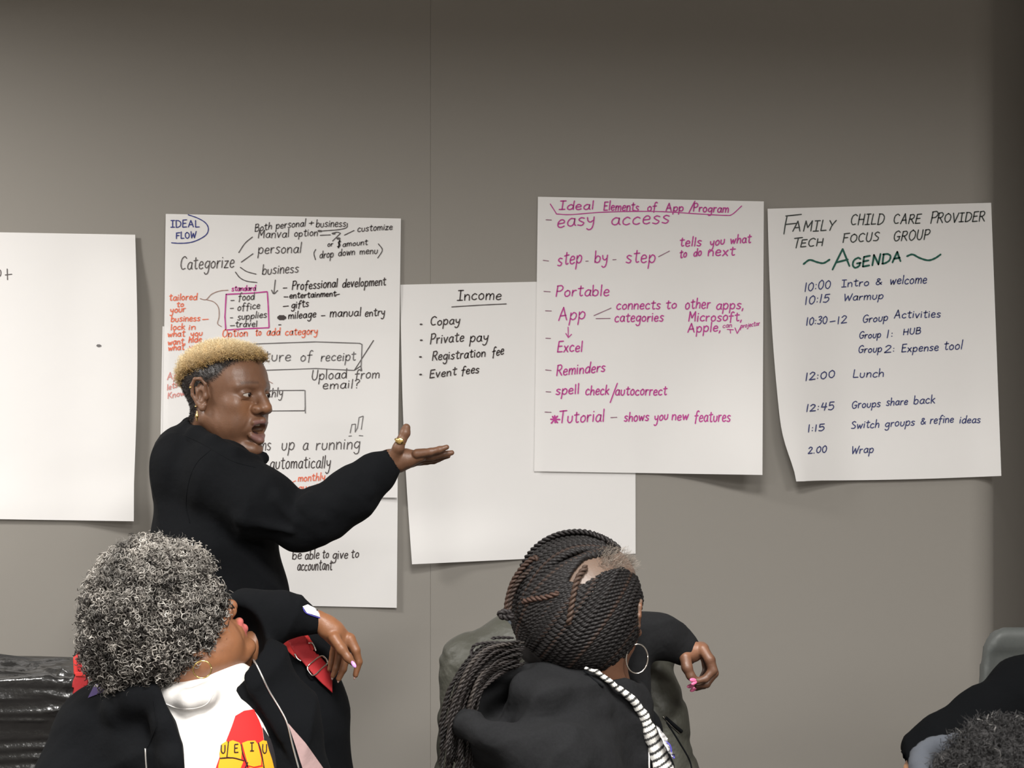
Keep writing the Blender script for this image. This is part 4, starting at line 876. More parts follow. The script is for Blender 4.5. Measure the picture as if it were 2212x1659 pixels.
# glasses, earring
gl = W2(.096, -.045, .006)
tube_obj('glasses', [W2(-.005, -.082, .012), W2(.05, -.078, .010), W2(.094, -.066, .008), W2(.103, -.030, .006), W2(.106, 0, .008), W2(.103, .030, .006), W2(.094, .064, .008), W2(.0, .080, .012)], .0016, M_shoe, person2)['label'] = 'dark glasses frame'
for g_ in (-1, 1): tube_obj('lens_rim', [W2(.103-.004*abs(math.cos(a)), g_*(.034+.026*math.cos(a)), -.006+.018*math.sin(a)) for a in np.linspace(0, 6.283, 20, endpoint=False)], .0011, M_shoe, person2, 6, True)
ec = A_.p((437, 1446, -.115)); eo = tube_obj('earring', [ec+.0148*np.array([math.cos(a), .25*math.cos(a), math.sin(a)]) for a in np.linspace(0, 6.283, 28, endpoint=False)], .0013, M_gold, person2, 8, True); eo['label'] = 'gold hoop earring'
# black bag with red straps hung over the chair back
BG = Px(2.80)
bg = empty('backpack', (BG.p((440, 1600))[0], 2.80, .62)); tag(bg, 'black bag with red buckled straps hung on the chair beside the hanging hand', 'bag')
bo = [('+', rbox(BG.p((445, 1620, .0)), (.245, .06, .245), .055), 0)]+BG.chain([(600, 1420, -.03), (650, 1560, -.05), (665, 1720, -.05)], [62, 78, 86], .05)+BG.chain([(215, 1430, -.02), (240, 1600, -.03)], [50, 70], .05)
bo += BG.chain([(655, 1420, -.02), (672, 1520, -.03), (682, 1700, -.03)], [52, 54, 78], .04)
bo += [('-', rbox((-.617, 2.80, .50), (.205, .024, .385), .01), .0)]
bf = ridged(.010, 15, 61); bag = small('bag_body', bo, .0065, M_black, bg, disp=bf)
bt = bvh(bag); T5z = lambda L_: [(500+x/3.96, 1240+y/3.96) for x, y in L_]
decal('strap', bt, T5z([(412,565), (490,515), (560,482), (615,500), (655,545), (690,600), (700,650), (640,700), (590,740), (540,720), (490,670), (450,620)]), M_redb, bg, .006, thick=.003)['label'] = 'bright red padded strap end'
decal('strap', bt, T5z([(475,575), (530,530), (588,508), (640,570), (680,655), (730,690), (790,760), (830,840), (848,900), (850,1022), (820,990), (760,935), (700,868), (640,800), (580,725), (540,680)]), M_red, bg, .010, thick=.002, default=2.77)['label'] = 'dark red webbing strap'
for q, nm in (([(645,800), (700,745), (755,705), (790,725), (808,765), (770,805), (700,870), (665,850)], 'buckle'),):
    line_on(nm, bt, T5z(q), .0017, M_silver, bg, off=.014, n=4, closed=True, default=2.75)
line_on('buckle_hook', bt, T5z([(540,688), (560,725), (592,748)]), .0017, M_silver, bg, off=.013); line_on('buckle_hook', bt, T5z([(655,602), (680,598), (700,630), (714,664)]), .0017, M_silver, bg, off=.013, default=2.75)
T6z = lambda L_: [(x/4.62, 1300+y/4.62) for x, y in L_]
decal('strap', bt, T6z([(752,560), (800,495), (860,448), (890,440), (960,620), (985,680), (925,790), (880,760), (760,720)]), M_redb, bg, .006, thick=.003, default=2.77)['label'] = 'bright red padded strap end'
decal('strap', bt, T6z([(785,575), (900,560), (905,740), (888,830), (800,930), (725,985), (732,870), (755,780), (790,690)]), M_red, bg, .010, thick=.002, default=2.77)['label'] = 'dark red webbing strap'
decal('strap', bt, T6z([(770,700), (890,690), (895,740), (775,745)]), M_redb, bg, .013, thick=.001, default=2.765)
line_on('buckle_hook', bt, T6z([(896,752), (905,800), (880,860)]), .0016, M_silver, bg, off=.016, default=2.76)

# ============================================================ 3: seated person with twisted braids
Y3 = 2.35; C_ = Px(Y3); R3 = frame((.36, .85, .38), (-.12, -.40, .90)); c3 = C_.p((1280, 1322)); s3 = 1.0
chair('grey chair under the braided person, its back covered by an olive coat', .095, 2.50, 0., zb=.88, hw=.18)
ops3, W3 = head_ops(c3, R3, s3, neck_to=C_.p((1300, 1530, .03)), neck_r=.060)
skin3 = (.165, .078, .045)
scalp3 = lambda q: np.clip((q[:, 2]+.02-.9*np.maximum(0, q[:, 0]))/.02, 0, 1)*(np.abs(q[:, 1]) < .09)
cols3a = head_cols(c3, R3, s3, skin3, lips=(.3, .1, .1), warm=(.22, .10, .055), scalp=scalp3, scalp_col=(.13, .088, .066))
D_ = Px(2.52)
hand3 = D_.chain([(1466, 1400, 0), (1484, 1410, 0), (1500, 1412, 0)], [23, 22, 17], .01)+D_.chain([(1490, 1400, -.005), (1518, 1402, -.005)], [15, 14], .01)+D_.chain([(1484, 1404, .01), (1516, 1400, .03)], [18, 14], .01)
hand3 += D_.chain([(1480, 1420, -.02), (1484, 1442, -.028), (1492, 1460, -.030), (1503, 1470, -.030)], [13, 11, 9, 7], .005)
hand3 += D_.chain([(1518, 1402, -.012), (1532, 1424, -.020), (1540, 1448, -.022), (1524, 1466, -.026), (1508, 1470, -.030)], [12, 11, 10, 8, 6.4], .003)
hand3 += D_.chain([(1518, 1400, .012), (1534, 1426, .008), (1542, 1454, .004), (1526, 1477, -.004), (1506, 1481, -.010)], [12, 11, 10, 8.4, 6.4], .003)
hand3 += D_.chain([(1516, 1400, .034), (1528, 1424, .032), (1534, 1454, .028), (1520, 1480, .018), (1504, 1487, .008)], [11, 10, 9, 8, 6], .003)
hand3 += D_.chain([(1512, 1400, .052), (1522, 1422, .052), (1526, 1446, .048), (1514, 1468, .038)], [10, 9, 8, 6], .003)
h3 = polygonise(ops3, .0024); hd3 = polygonise(hand3, .0015, disp=sines(.0004, 200, 9))
in3 = C_.chain([(1300, 1530, .03), (1230, 1640, .03), (1190, 1900, .02), (1190, 2000, .02)], [66, 120, 130, 140])+C_.chain([(1320, 1560, .09), (1355, 1470, .12), (1378, 1378, .15), (1470, 1400, .17)], [45, 28, 28, 20])+C_.chain([(1120, 1640, -.06), (1150, 1880, -.10), (1330, 1960, -.02)], [55, 45, 30])
hip3 = np.array([.15, 2.36, .60]); kn3 = [np.array([.55, 2.26, .56]), np.array([.52, 2.56, .56])]; ft3 = [np.array([.58, 2.24, .06]), np.array([.56, 2.60, .06])]
in3 += [('+', ell(hip3, (.15, .13, .10)), .03)]+[('+', cone(hip3*.75+k*.25, k, .07, .05), .02) for k in kn3]+[('+', cone(k, f_, .05, .04), .02) for k, f_ in zip(kn3, ft3)]
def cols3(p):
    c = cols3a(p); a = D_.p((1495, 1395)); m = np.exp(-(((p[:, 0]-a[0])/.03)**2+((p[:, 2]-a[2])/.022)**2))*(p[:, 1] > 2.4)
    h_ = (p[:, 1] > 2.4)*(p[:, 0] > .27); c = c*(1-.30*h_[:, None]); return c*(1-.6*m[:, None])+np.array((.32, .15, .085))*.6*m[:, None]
person3 = body_mesh([h3, hd3, polygonise(in3, .009)], cols3, 'person with long black twisted braids and a big hoop earring, seated, in a charcoal hoodie')
for q, d in (((1497, 1469, -.038), (-.6, -.3, .1)), ((1500, 1474, -.036), (-.6, -.3, -.3)), ((1492, 1482, -.014), (-1, -.1, -.2)), ((1498, 1489, .004), (-.9, -.1, -.5))): nail('nail', D_.p(q), d, .0044, M_pinknail, person3)
# hoodie with hood lying on the back
ho = C_.chain([(1290, 1510, .02), (1230, 1590, .03), (1200, 1750, .02), (1195, 2000, .02)], [92, 175, 205, 200], .05)
ho += [('+', C_.ell((1115, 1570, -.06), (124, 92), .12), .03), ('+', C_.ell((1180, 1500, -.03), (115, 62), .11), .03)]
ho += C_.chain([(1250, 1620, -.10), (1230, 1720, -.13), (1220, 1850, -.14)], [90, 110, 95], .04)
ho += C_.chain([(1320, 1560, .08), (1350, 1480, .12), (1372, 1372, .15), (1420, 1372, .16), (1474, 1404, .175)], [64, 46, 44, 42, 37], .03)+[('+', C_.cone((1471, 1402, .175), (1479, 1407, .178), 38, 37), .004)]
# hood opening and its rim, and cloth folds running from the nape
ho += [('-', C_.ell((1086, 1528, -.155), (84, 58), .115), .02)]
ho += C_.chain([(1012, 1480, -.05), (1000, 1520, -.10), (1006, 1558, -.145), (1040, 1588, -.17), (1100, 1601, -.175), (1170, 1594, -.165), (1240, 1570, -.14), (1300, 1530, -.09)], [11, 11, 11, 12, 12, 12, 11, 9], .03)
ho += C_.chain([(1265, 1470, -.07), (1180, 1500, -.13), (1130, 1555, -.125)], [16, 13, 10], .035)+C_.chain([(1190, 1462, -.08), (1130, 1490, -.11), (1100, 1530, -.09)], [13, 12, 10], .03)
ho += C_.chain([(1120, 1690, -.19), (1150, 1635, -.195), (1215, 1605, -.19), (1290, 1612, -.16)], [13, 13, 13, 9], .045)+C_.chain([(1200, 1700, -.22), (1240, 1660, -.21), (1310, 1655, -.16)], [12, 12, 9], .045)
ho += C_.chain([(1300, 1470, .0), (1345, 1505, -.03), (1378, 1560, -.04), (1392, 1640, -.04), (1396, 1760, -.04)], [22, 20, 19, 19, 19], .02)
ho += [('-', cone(W3(0, 0, 0), W3(-.01, 0, -.09), .098, .085), .012), ('max', lambda p: .56-p[:, 2], 0)]
of = ridged(.015, 18, 71); of2 = sines(.0015, 70, 72)
hoodie3 = small('hoodie', ho, .0050, M_hood, person3, disp=lambda p: of(p)+of2(p)); hoodie3['label'] = 'charcoal hoodie with its hood lying on the back'
ot = bvh(hoodie3)
line_on('piping', ot, [(1384, 1528), (1396, 1570), (1401, 1610), (1402, 1665)], .0013, M_white, hoodie3, off=.002, default=2.28)
line_on('seam', ot, [(1262, 1450), (1280, 1465), (1302, 1484)], .0018, M_black, hoodie3, off=.0006)
trousers_legs(hip3, kn3, ft3, person3)
# dark blouse front seen beyond the hoodie edge
bl = C_.chain([(1300, 1478, .03), (1345, 1500, .05), (1385, 1570, .06), (1420, 1660, .06), (1430, 1760, .06)], [30, 34, 36, 34, 34], .02)
blouse = small('blouse', bl, .005, M_black, person3, disp=sines(.003, 40, 81)); bt3 = bvh(blouse, hoodie3)
# black and white scarf: striped twisted roll
def scarf_col(v):
    k = np.sin((v[:, 0]*.55-v[:, 2]*1.0)*520+np.sin(v[:, 2]*70)*1.2); return np.where(k[:, None] > -.35, np.array([[.80, .79, .75]]), np.array([[.03, .03, .03]]))
M_scarf = mat('scarf_cloth', attr=True, rough=.9, bump=[(300, .4, .001)])
sc_ops = C_.chain([(1266, 1444, -.095), (1290, 1452, -.09), (1312, 1468, -.085), (1340, 1490, -.075), (1368, 1512, -.065), (1390, 1545, -.055), (1408, 1590, -.050)], [3.5, 5, 5, 6, 8, 10, 14], .004)
sc_ops += C_.chain([(1402, 1580, -.05), (1420, 1620, -.05), (1440, 1668, -.05)], [12, 15, 18], .01)+C_.chain([(1408, 1600, -.05), (1425, 1668, -.06), (1430, 1720, -.06)], [8, 12, 14], .006)
sv, sf = polygonise(sc_ops, .0016, disp=sines(.0010, 260, 83)); scarf = mesh_obj('scarf', sv, sf, M_scarf, person3, col=scarf_col(sv)); scarf['label'] = 'black and white striped scarf'
sct = bvh(scarf, blouse)
nt = decal('name_tag', sct, [(1411, 1569), (1418, 1572), (1438, 1602), (1447, 1611), (1449, 1636), (1446, 1640), (1436, 1622), (1420, 1592)], M_tag, person3, .022, cell=4, default=2.33, thick=.0006); nt['label'] = 'white stick-on name tag with blue edge'
line_on('name_tag_edge', sct, [(1437, 1601), (1447, 1610), (1450, 1624), (1447, 1640)], .0014, M_tagb, nt, off=.024, default=2.325)
# braids -------------------------------------------------
hcen = C_.p((1246, 1308, .0)); hrad = np.array([.108, .112, .113])
def on_head(px, py, lift=.0):
    """nearest-side point of the hair mass on the sight line; silhouettes are clamped"""
    o = np.array([0, 0, CAMZ]); d = unit(P(px, py, 1.)-o); r_ = hrad+lift; oc = (o-hcen)/r_; dd = d/r_
    a = dd@dd; b = oc@dd; c = oc@oc-1; disc = b*b-a*c
    if disc > 0: return o+d*(-b-math.sqrt(disc))/a
    t = -b/a; q = o+d*t; return hcen+(q-hcen)/np.linalg.norm((q-hcen)/r_)
hb3 = [('+', ell(hcen, hrad-.006), 0), ('+', C_.ell((1180, 1392, .0), (62, 52), .06), .03), ('-', ell(W3(.075, -.02, -.03), (.075, .085, .10), R3), .01)]
hv4, hf4 = polygonise(hb3, .004, disp=sines(.0015, 120, 91))
def sc3(v):
    col = np.tile((.011, .009, .009), (len(v), 1)).astype(float)
    for (x, y, r_, k) in ((1282, 1222, .024, .9), (1305, 1210, .020, .75), (1330, 1212, .018, .6), (1240, 1268, .014, .35), (1205, 1250, .014, .3), (1215, 1382, .016, .35)):
        m = k*np.exp(-(np.linalg.norm(v-on_head(x, y), axis=1)/r_)**2)[:, None]; col = col*(1-m)+np.array((.20, .135, .10))*m
    return col
hair3 = mesh_obj('hair', hv4, hf4, M_scalp, person3, col=sc3(hv4)); hair3['label'] = 'scalp under the braids, showing at the parting'
def bez(a, m, b, n=22):
    t = np.linspace(0, 1, n)[:, None]; return (1-t)**2*np.array(a)+2*t*(1-t)*np.array(m)+t*t*np.array(b)
paths = []
# group right of the parting: from the hairline down and across to the nape knot
for i in range(42):
    t = i/41; a = (np.interp(t, [0, .15, .3, .5, .7, 1], [1262, 1305, 1345, 1374, 1386, 1366]), np.interp(t, [0, .15, .3, .5, .7, 1], [1262, 1236, 1226, 1246, 1290, 1408]))
    e = (1142+190*t, 1424+28*math.sin(t*2.2)); m = ((a[0]+e[0])/2+12+38*t, (a[1]+e[1])/2+6*t); paths.append(bez(a, m, e))
for i in range(9):
    t = i/8; a = (1258-30*t, 1262-6*t); e = (1136-8*t, 1422-8*t); m = (1212-34*t, 1330-10*t); paths.append(bez(a, m, e))
# group left of the parting: swept back from the crown
for i in range(24):
    t = i/23; a = (1345-20*t-55*t*t, 1180+35*t) if t < .5 else (1321-150*(t-.5), 1197+20*(t-.5)); a = (1350-130*t, 1195+38*t-55*math.sin(t*2.2)*(1-t)); e = (1108+26*t, 1392+36*t); m = (1110+120*t, 1200+90*t); paths.append(bez(a, m, e))
for i in range(10):
    s_ = i/9; paths.append(bez((1352-50*s_, 1184+6*s_), (1108+72*s_, 1096+70*s_), (1104+4*s_, 1372-12*s_), 34))
nb = 0; cap_ = []
for i, p2 in enumerate(paths):
    L3 = np.array([on_head(x, y, .001+.002*((i*7) % 3)/3) for x, y in p2]); V_, F_ = rope(L3, .0030, .0088, 5, lead=i)
    br = i % 13 == 4; cc = np.tile(np.array((.030, .019, .015)) if br else np.array((.010, .0088, .0088))*RNG.uniform(.7, 1.6), (len(V_), 1))
    mesh_obj('braid', V_, F_, M_hair, hair3, col=cc)
    if i % 2 == 0:      # the same braids on the side turned away
        M3 = L3.copy(); M3[:, 1] = 2*hcen[1]-M3[:, 1]; M3[:, 2] += .01
        q = (M3-c3)@R3; ok = q[:, 2] > -.02+.9*np.maximum(0, q[:, 0]-.02)
        if ok.sum() > 8: V_, F_ = rope(M3[ok], .0030, .0088, 4); mesh_obj('braid', V_, F_, M_hair, hair3, col=np.tile((.014, .012, .012), (len(V_), 1)))
def free_braid(pts, r=.0026, col=(.018, .015, .015)):
    w_ = catmull(np.array([C_.p(q) for q in pts]), 8); V_, F_ = rope(w_, r, .0085, 5, lead=pts[0][0]); return mesh_obj('braid', V_, F_, M_hair, hair3, col=np.tile(col, (len(V_), 1)))
free_braid([(1172, 1222, -.05), (1156, 1205, -.04), (1130, 1225, -.04), (1108, 1258, -.04), (1096, 1300, -.05), (1094, 1332, -.06)], .0029, (.038, .021, .015))
free_braid([(1160, 1222, -.05), (1125, 1250, -.05), (1104, 1290, -.05), (1100, 1330, -.06)], .0027, (.028, .018, .014))
free_braid([(1105, 1325, -.06), (1086, 1322, -.07), (1080, 1330, -.07), (1098, 1334, -.07), (1110, 1328, -.07)], .0032)
pp = [(1268, 1222), (1248, 1250), (1238, 1290), (1232, 1325), (1228, 1350)]; L3 = np.array([on_head(x, y, .007) for x, y in catmull(np.array(pp, float), 6)]); V_, F_ = rope(L3, .0031, .0095, 5); mesh_obj('braid', V_, F_, M_hair, hair3, col=np.tile((.055, .034, .025), (len(V_), 1)))
pp = [(1208, 1280), (1180, 1290), (1152, 1294), (1128, 1300)]; L3 = np.array([on_head(x, y, .007) for x, y in catmull(np.array(pp, float), 6)]); V_, F_ = rope(L3, .0028, .0095, 5); mesh_obj('braid', V_, F_, M_hair, hair3, col=np.tile((.055, .030, .022), (len(V_), 1)))
rb = random.Random(5)
for i in range(64):
    t = i/63; a = (1112+rb.uniform(-6, 22), 1385+50*t+rb.uniform(-4, 4), -.05-.05*rb.random()); u = rb.random(); fan = t*.75+u*.25
    e = (942+70*fan+rb.uniform(-8, 8), 1545+120*rb.random()+60*fan, -.10-.06*rb.random()); m1 = (1045+20*t+rb.uniform(-10, 10), 1402+62*t+rb.uniform(-6, 6), -.08-.05*u); m2 = (978+50*fan+rb.uniform(-6, 8), 1475+50*fan, -.10-.05*u)
    free_braid([a, m1, m2, e], rb.uniform(.0013, .0021), tuple(np.array((.011, .009, .0085))*rb.uniform(.6, 2.2)) if i % 7 else (.045, .038, .034))
for q in ([(1110, 1392, -.08), (1070, 1388, -.08), (1030, 1392, -.09), (1019, 1405, -.09), (1022, 1420, -.10), (1050, 1440, -.10)], [(1110, 1378, -.06), (1080, 1377, -.07), (1060, 1379, -.07)]): free_braid(q, .0016)
# short grey strays at the hairline
pts_ = np.array([on_head(1320+RNG.uniform(-30, 62), 1205+RNG.uniform(-14, 26), .0) for _ in range(500)]); nn_ = unit(pts_-hcen)
V_, F_ = strands(pts_, unit(nn_*.45+np.array([.5, 0, .35])+RNG.normal(0, .35, nn_.shape)), RNG.uniform(.008, .024, 500), .002, .7, .00025, M=8)
tag(mesh_obj('stray_hair', V_, F_, M_hair, hair3, col=grad_cols(500, 8, 3, (.10, .075, .06), (.30, .26, .22), .3)), kind='stuff')
hoop = C_.p((1376, 1423, -.02)); ho_ = tube_obj('earring', [hoop+np.array([.0188*math.cos(a), .006*math.cos(a), .0245*math.sin(a)]) for a in np.linspace(0, 6.283, 40, endpoint=False)], .0013, M_silver, person3, 8, True); ho_['label'] = 'large thin silver hoop earring'
# olive coat over the chair back
O_ = Px(2.70); oc = empty('coat', (O_.p((1220, 1600))[0], 2.70, .6)); tag(oc, 'olive quilted coat draped over the chair back behind the braided person', 'coat')
oo = O_.chain([(1010, 1440, 0), (1100, 1395, 0), (1330, 1380, 0), (1390, 1405, 0)], [48, 60, 60, 48], .04)+[('+', rbox(O_.p((1212, 1640, .0)), (.21, .05, .24), .045), .04)]
oo += O_.chain([(1012, 1440, -.01), (1015, 1560, -.01), (1010, 1760, -.02)], [52, 62, 78], .04)+O_.chain([(1385, 1420, -.02), (1402, 1540, -.03), (1428, 1720, -.04)], [56, 72, 92], .04)
oo += [('-', rbox((.095, 2.70, .50), (.185, .024, .385), .01), .0)]
def quilt(p):
    u = (p[:, 0]+p[:, 2])/.105; v = (p[:, 0]*.9-p[:, 2])/.12; g_ = lambda x: np.exp(-((x-np.round(x))*9)**2); return .0042*np.maximum(g_(u), g_(v))+_of(p)
_of = sines(.004, 24, 95)
coat = small('coat_body', oo, .0050, M_olive, oc, disp=quilt); ct = bvh(coat)
line_on('pocket_zip', ct, [(1437, 1550), (1452, 1563), (1472, 1580)], .0035, M_black, oc, off=.001, default=2.66); line_on('pocket_zip', ct, [(1432, 1548), (1448, 1566), (1468, 1584)], .0009, M_silver, oc, off=.002, default=2.66)
line_on('coat_seam', ct, [(1360, 1450), (1385, 1490), (1402, 1540), (1408, 1570)], .0026, M_black, oc, off=.001, default=2.66)
line_on('coat_seam', ct, [(1440, 1560), (1465, 1600), (1488, 1640), (1496, 1670)], .0018, M_black, oc, off=.0005, default=2.66)
small('hood_lining', O_.chain([(1118, 1350, -.02), (1118, 1400, -.02)], [28, 34]), .004, mat('slate_lining', (.045, .052, .060), .9, bump=[(60, .3, .004)]), oc, disp=sines(.002, 60, 96))

# ============================================================ 4: person in black at the right edge
Q_ = Px(2.35); chair('grey plastic chair at the right edge behind the black sleeve', P(2125, 1500, 2.82)[0]+.198, 2.62, math.radians(0), zb=CAMZ-(1366-CY)*2.82/FPX)
skin4 = (.42, .215, .12)
c4 = Q_.p((2420, 1200, .02)); R4 = frame((-.2, .93, .25), (0, -.2, 1)); ops4, W4 = head_ops(c4, R4, 1., neck_to=Q_.p((2420, 1400, .02)), neck_r=.06)
in4 = Q_.chain([(2420, 1400, .02), (2420, 1500, .02), (2420, 1960, .03)], [66, 120, 140])+Q_.chain([(2290, 1480, .0), (2090, 1620, -.08), (1985, 1665, -.10), (1990, 1760, -.12)], [38, 28, 26, 25])+Q_.chain([(2550, 1500, .0), (2590, 1750, -.02), (2480, 1900, -.15)], [40, 32, 26])
hip4 = np.array([1.03, 2.4, .60]); kn4 = [np.array([.92, 1.98, .56]), np.array([1.14, 1.98, .56])]; ft4 = [np.array([.92, 1.95, .06]), np.array([1.14, 1.95, .06])]
in4 += [('+', ell(hip4, (.15, .13, .10)), .03)]+[('+', cone(hip4*.75+k*.25, k, .07, .05), .02) for k in kn4]+[('+', cone(k, f_, .05, .04), .02) for k, f_ in zip(kn4, ft4)]
fing = []
for j in range(4): fing += Q_.chain([(1985+8*j, 1790, -.12), (1978+10*j, 1830, -.14), (1982+10*j, 1858, -.15)], [9, 8, 6.5], .003)
fing += Q_.chain([(1990, 1750, -.12), (2000, 1790, -.12)], [26, 24], .01)+Q_.chain([(2010, 1780, -.12), (2030, 1812, -.13), (2034, 1835, -.13)], [11, 9, 7], .004)
person4 = body_mesh([polygonise(ops4, .003), polygonise(fing, .002), polygonise(in4, .008)], head_cols(c4, R4, 1., skin4), 'person in a black top at the right edge with one sleeve reaching down left')
tp = Q_.chain([(2420, 1470, .02), (2420, 1560, .02), (2420, 1960, .03)], [100, 155, 170], .04)+Q_.chain([(2310, 1468, .0), (2210, 1500, -.03), (2120, 1555, -.06), (2035, 1615, -.09), (1998, 1640, -.10)], [78, 66, 56, 56, 52], .03)
tp += Q_.chain([(2520, 1500, .0), (2590, 1750, -.02), (2490, 1890, -.14)], [70, 58, 42], .04)
for a, b_, r_ in [((2112, 1502, -.05), (2150, 1560, -.12), 7), ((2040, 1556, -.07), (2085, 1620, -.15), 7), ((2016, 1566, -.08), (2050, 1640, -.16), 7), ((2078, 1534, -.07), (2120, 1590, -.14), 6)]: tp += [('+', Q_.cone(a, b_, r_+6, r_), .012)]
tp += [('-', cone(Q_.p((1985, 1650, -.10)), Q_.p((2000, 1900, -.16)), Q_.r(42), Q_.r(60)), .006), ('max', lambda p: .56-p[:, 2], 0)]
small('top', tp, .006, M_dull, person4, disp=ridged(.008, 22, 101))
trousers_legs(hip4, kn4, ft4, person4)
hb4, hbf4 = polygonise([('+', ell(W4(-.015, 0, .045), np.array([.108, .088, .095]), R4), 0), ('-', ell(W4(.1, 0, -.03), np.array([.07, .08, .09]), R4), .01)], .006, disp=sines(.004, 90, 103))
mesh_obj('hair', hb4, hbf4, M_scalp, person4, col=np.tile((.02, .016, .014), (len(hb4), 1)))

# ============================================================ 5: out-of-focus head in the lower right foreground
E_ = Px(1.55); c5 = E_.p((2212, 1815)); R5 = frame((-.62, .72, .05), (0.0, -.05, 1))
ops5, W5 = head_ops(c5, R5, 1., neck_to=E_.p((2215, 2010, .02)), neck_r=.06)
in5 = E_.chain([(2215, 2010, .02), (2215, 2130, .02)], [112, 190])+[('+', cone(E_.p((2215, 2130, .02)), np.array([.57, 1.57, .60]), .11, .14), .04)]
hip5 = np.array([.57, 1.57, .60]); kn5 = [np.array([.30, 1.90, .52]), np.array([.50, 2.0, .52])]; ft5 = [np.array([.28, 1.95, .06]), np.array([.48, 2.04, .06])]
kn5 = [np.array([.38, 1.20, .56]), np.array([.70, 1.20, .56])]; ft5 = [np.array([.36, 1.14, .06]), np.array([.72, 1.14, .06])]
in5 += [('+', ell(hip5, (.15, .13, .10)), .03)]+[('+', cone(hip5*.75+k*.25, k, .07, .05), .02) for k in kn5]+[('+', cone(k, f_, .05, .04), .02) for k, f_ in zip(kn5, ft5)]
person5 = body_mesh([polygonise(ops5, .003), polygonise(in5, .009)], head_cols(c5, R5, 1., (.16, .08, .045), scalp=lambda q: np.clip((q[:, 2]-.02+.0*q[:, 0])/.01, 0, 1)*(q[:, 0] < .085), scalp_col=(.015, .013, .013)), 'person with dark fuzzy hair and a grey-blue headband in the lower right corner')
tp5 = [('+', cone(E_.p((2215, 2120, .02)), np.array([.57, 1.57, .62]), .13, .17), 0)]
for sx in (-1, 1): tp5 += [('+', cone(E_.p((2215+sx*250, 2110, .02)), np.array([.57+sx*.24, 1.50, .80]), .065, .05), .06), ('+', cone(np.array([.57+sx*.24, 1.50, .80]), np.array([.57+sx*.15, 1.28, .64]), .05, .035), .03), ('+', cone(E_.p((2215, 2080, .02)), E_.p((2215+sx*250, 2110, .02)), .07, .065), .05)]
small('jumper', tp5, .010, M_hood, person5, disp=sines(.004, 22, 111)); trousers_legs(hip5, kn5, ft5, person5)
hd5c = E_.p((2200, 1795)); hb5, hf5 = polygonise([('+', ell(hd5c+np.array([.006, .0, .0]), (.118, .118, .112)), 0), ('-', ell(W5(.115, 0, -.05), np.array([.06, .08, .085]), R5), .01)], .005, disp=sines(.006, 70, 112))
hair5 = mesh_obj('hair', hb5, hf5, M_scalp, person5, col=np.tile((.014, .013, .013), (len(hb5), 1))); hair5['label'] = 'dark fuzzy hair flecked with grey'
p_, n_ = sample_mesh(hb5, hf5, 9000, mask=lambda c: 1.*(((c-c5)@R5)[:, 0] < .07)); mix = RNG.random((9000, 1)); pal = np.where(mix < .97, np.array([[.011, .0105, .0105]]), np.array([[.12, .115, .11]]))
V_, F_ = strands(p_, unit(n_+RNG.normal(0, .6, n_.shape)), RNG.uniform(.010, .024, 9000), RNG.uniform(.002, .005, 9000), 1.5, .0006, M=8)
tag(mesh_obj('curl', V_, F_, M_hair, hair5, col=grad_cols(9000, 8, 3, pal, pal*1.3, .3)), kind='stuff')
# headband: a flattened ring round the head, rising to the forehead
bpts = []
for a in np.linspace(0, 2*math.pi, 40, endpoint=False): bpts.append(W5(.004+.112*math.cos(a), .106*math.sin(a), .052+.022*math.cos(a)))
bops = [('+', cone(bpts[i], bpts[(i+1) % 40], .013, .013), .004) for i in range(40)]
small('headband', bops, .003, M_blue, person5, disp=sines(.0012, 150, 113))['label'] = 'grey-blue cloth headband'
chair('grey chair carrying the foreground person, out of view below', .57, 1.60, math.pi*0+0, zb=.84)

# ============================================================ bin with black liner, left edge
bn = empty('waste_bin', ((30-CX)*3.2/FPX, 3.26, 0)); tag(bn, 'grey waste bin covered with crumpled shiny black plastic at the lower left edge', 'bin')
xb = (20-CX)*3.2/FPX; yb = 3.26; zt = CAMZ-(1420-CY)*3.40/FPX
def ringv(z, hx, hy, n=48, e=.22):
    out = []
    for k in range(n):
        a = 2*math.pi*k/n; ca, sa = math.cos(a), math.sin(a); out.append((xb+hx*math.copysign(abs(ca)**e, ca), yb+hy*math.copysign(abs(sa)**e, sa), z))
    return out
V = []; F = []
for z, hx, hy in ((0.0, .19, .10), (.01, .2, .11), (zt-.02, .24, .132), (zt-.02, .23, .124), (.02, .19, .10)): V += ringv(z, hx, hy)
for i in range(4):
    for k in range(48): F.append((i*48+k, i*48+(k+1) % 48, (i+1)*48+(k+1) % 48, (i+1)*48+k))
F.append(tuple(range(48))[::-1]); F.append(tuple(4*48+k for k in range(48)))
mesh_obj('bin_body', V, F, M_bin, bn, smooth=False)
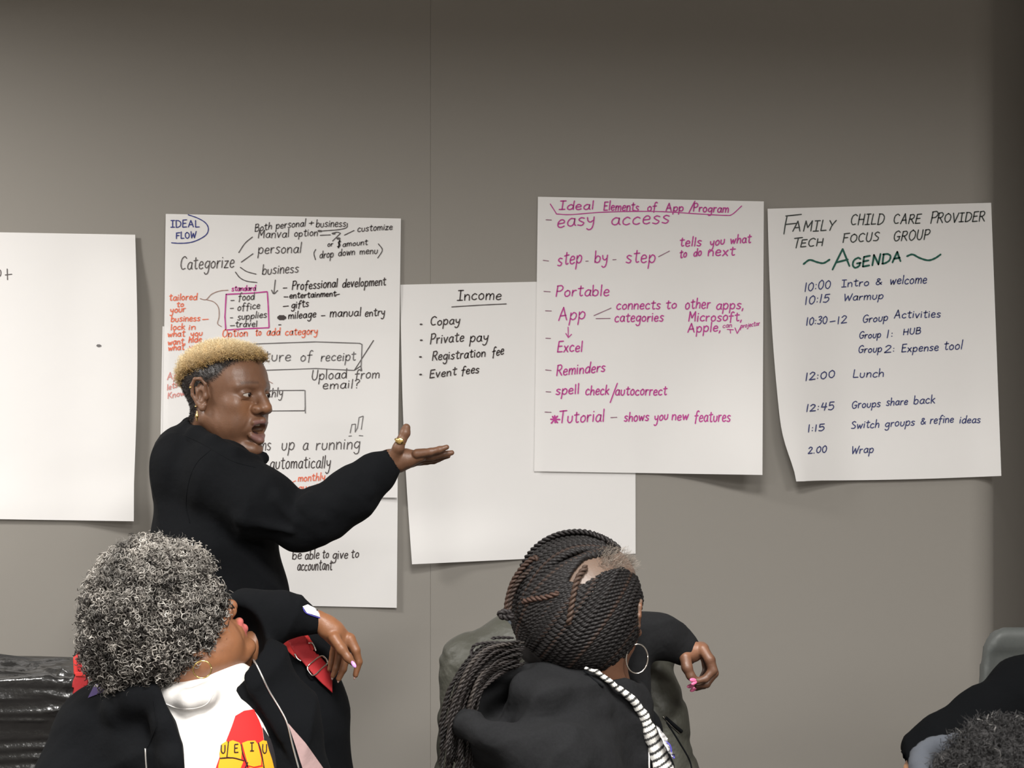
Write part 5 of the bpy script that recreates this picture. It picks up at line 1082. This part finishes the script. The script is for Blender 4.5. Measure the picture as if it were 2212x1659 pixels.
# liner: one crumpled sheet drawn over the top and down the sides, tight folds near its hem
nk, nj, nt = 320, 90, 40; rr_ = np.random.default_rng(9)
cre = []
for k_ in range(260):
    top_ = k_ % 2; cre.append(np.r_[rr_.uniform(-.28, .28), rr_.uniform(-.14, .14) if top_ else -.14, zt if top_ else zt-rr_.uniform(0, .14), rr_.uniform(-.14, .14), rr_.uniform(-.08, .08) if top_ else 0, 0 if top_ else rr_.uniform(-.08, .05), rr_.uniform(.004, .013), rr_.uniform(-.007, .011)])
a = 2*np.pi*np.arange(nk)/nk; ca, sa = np.cos(a), np.sin(a); sx_ = np.sign(ca)*np.abs(ca)**.22; sy_ = np.sign(sa)*np.abs(sa)**.22
nx_ = np.sign(ca)*np.abs(ca)**1.6; ny_ = np.sign(sa)*np.abs(sa)**1.6; nn_ = np.stack([nx_, ny_, 0*nx_], 1); nn_ /= np.linalg.norm(nn_, axis=1)[:, None]
P_, Nn = [], []
for j in range(nt): t = (j+.5)/nt; P_.append(np.stack([.250*sx_*t, .140*sy_*t, np.full(nk, zt)], 1)); Nn.append(np.tile((0, 0, 1.), (nk, 1)))
for j in range(nj): t = j/(nj-1); P_.append(np.stack([(.250-.008*t)*sx_, (.140-.006*t)*sy_, np.full(nk, zt-.21*t)], 1)); Nn.append(unit(nn_+np.array([0, 0, 1.])*max(0, 1-j/3)))
P_ = np.vstack(P_); Nn = np.vstack(Nn); d_ = np.zeros(len(P_))
for c_ in cre:
    q = P_-c_[:3]; e_ = c_[3:6]; t = np.clip(q@e_/(e_@e_), 0, 1); r_ = np.linalg.norm(q-t[:, None]*e_, axis=1); d_ += c_[7]*np.exp(-(r_/c_[6])**1.2)
hem = 1/(1+np.exp(-(zt-P_[:, 2]-.125)*120)); d_ = d_*(1-.75*hem)+.0032*np.sin((zt-P_[:, 2])*260+1.5*np.sin(P_[:, 0]*14))*hem
P_ = P_+Nn*(d_+.004)[:, None]+np.array([xb, yb, 0]); idx = np.arange((nt+nj)*nk).reshape(nt+nj, nk); A0 = idx[:-1]; A1 = idx[1:]
F_ = np.stack([A0, A1, np.roll(A1, -1, 1), np.roll(A0, -1, 1)], -1).reshape(-1, 4)
mesh_obj('liner', P_, F_, M_liner, bn)['label'] = 'crumpled shiny black plastic liner'
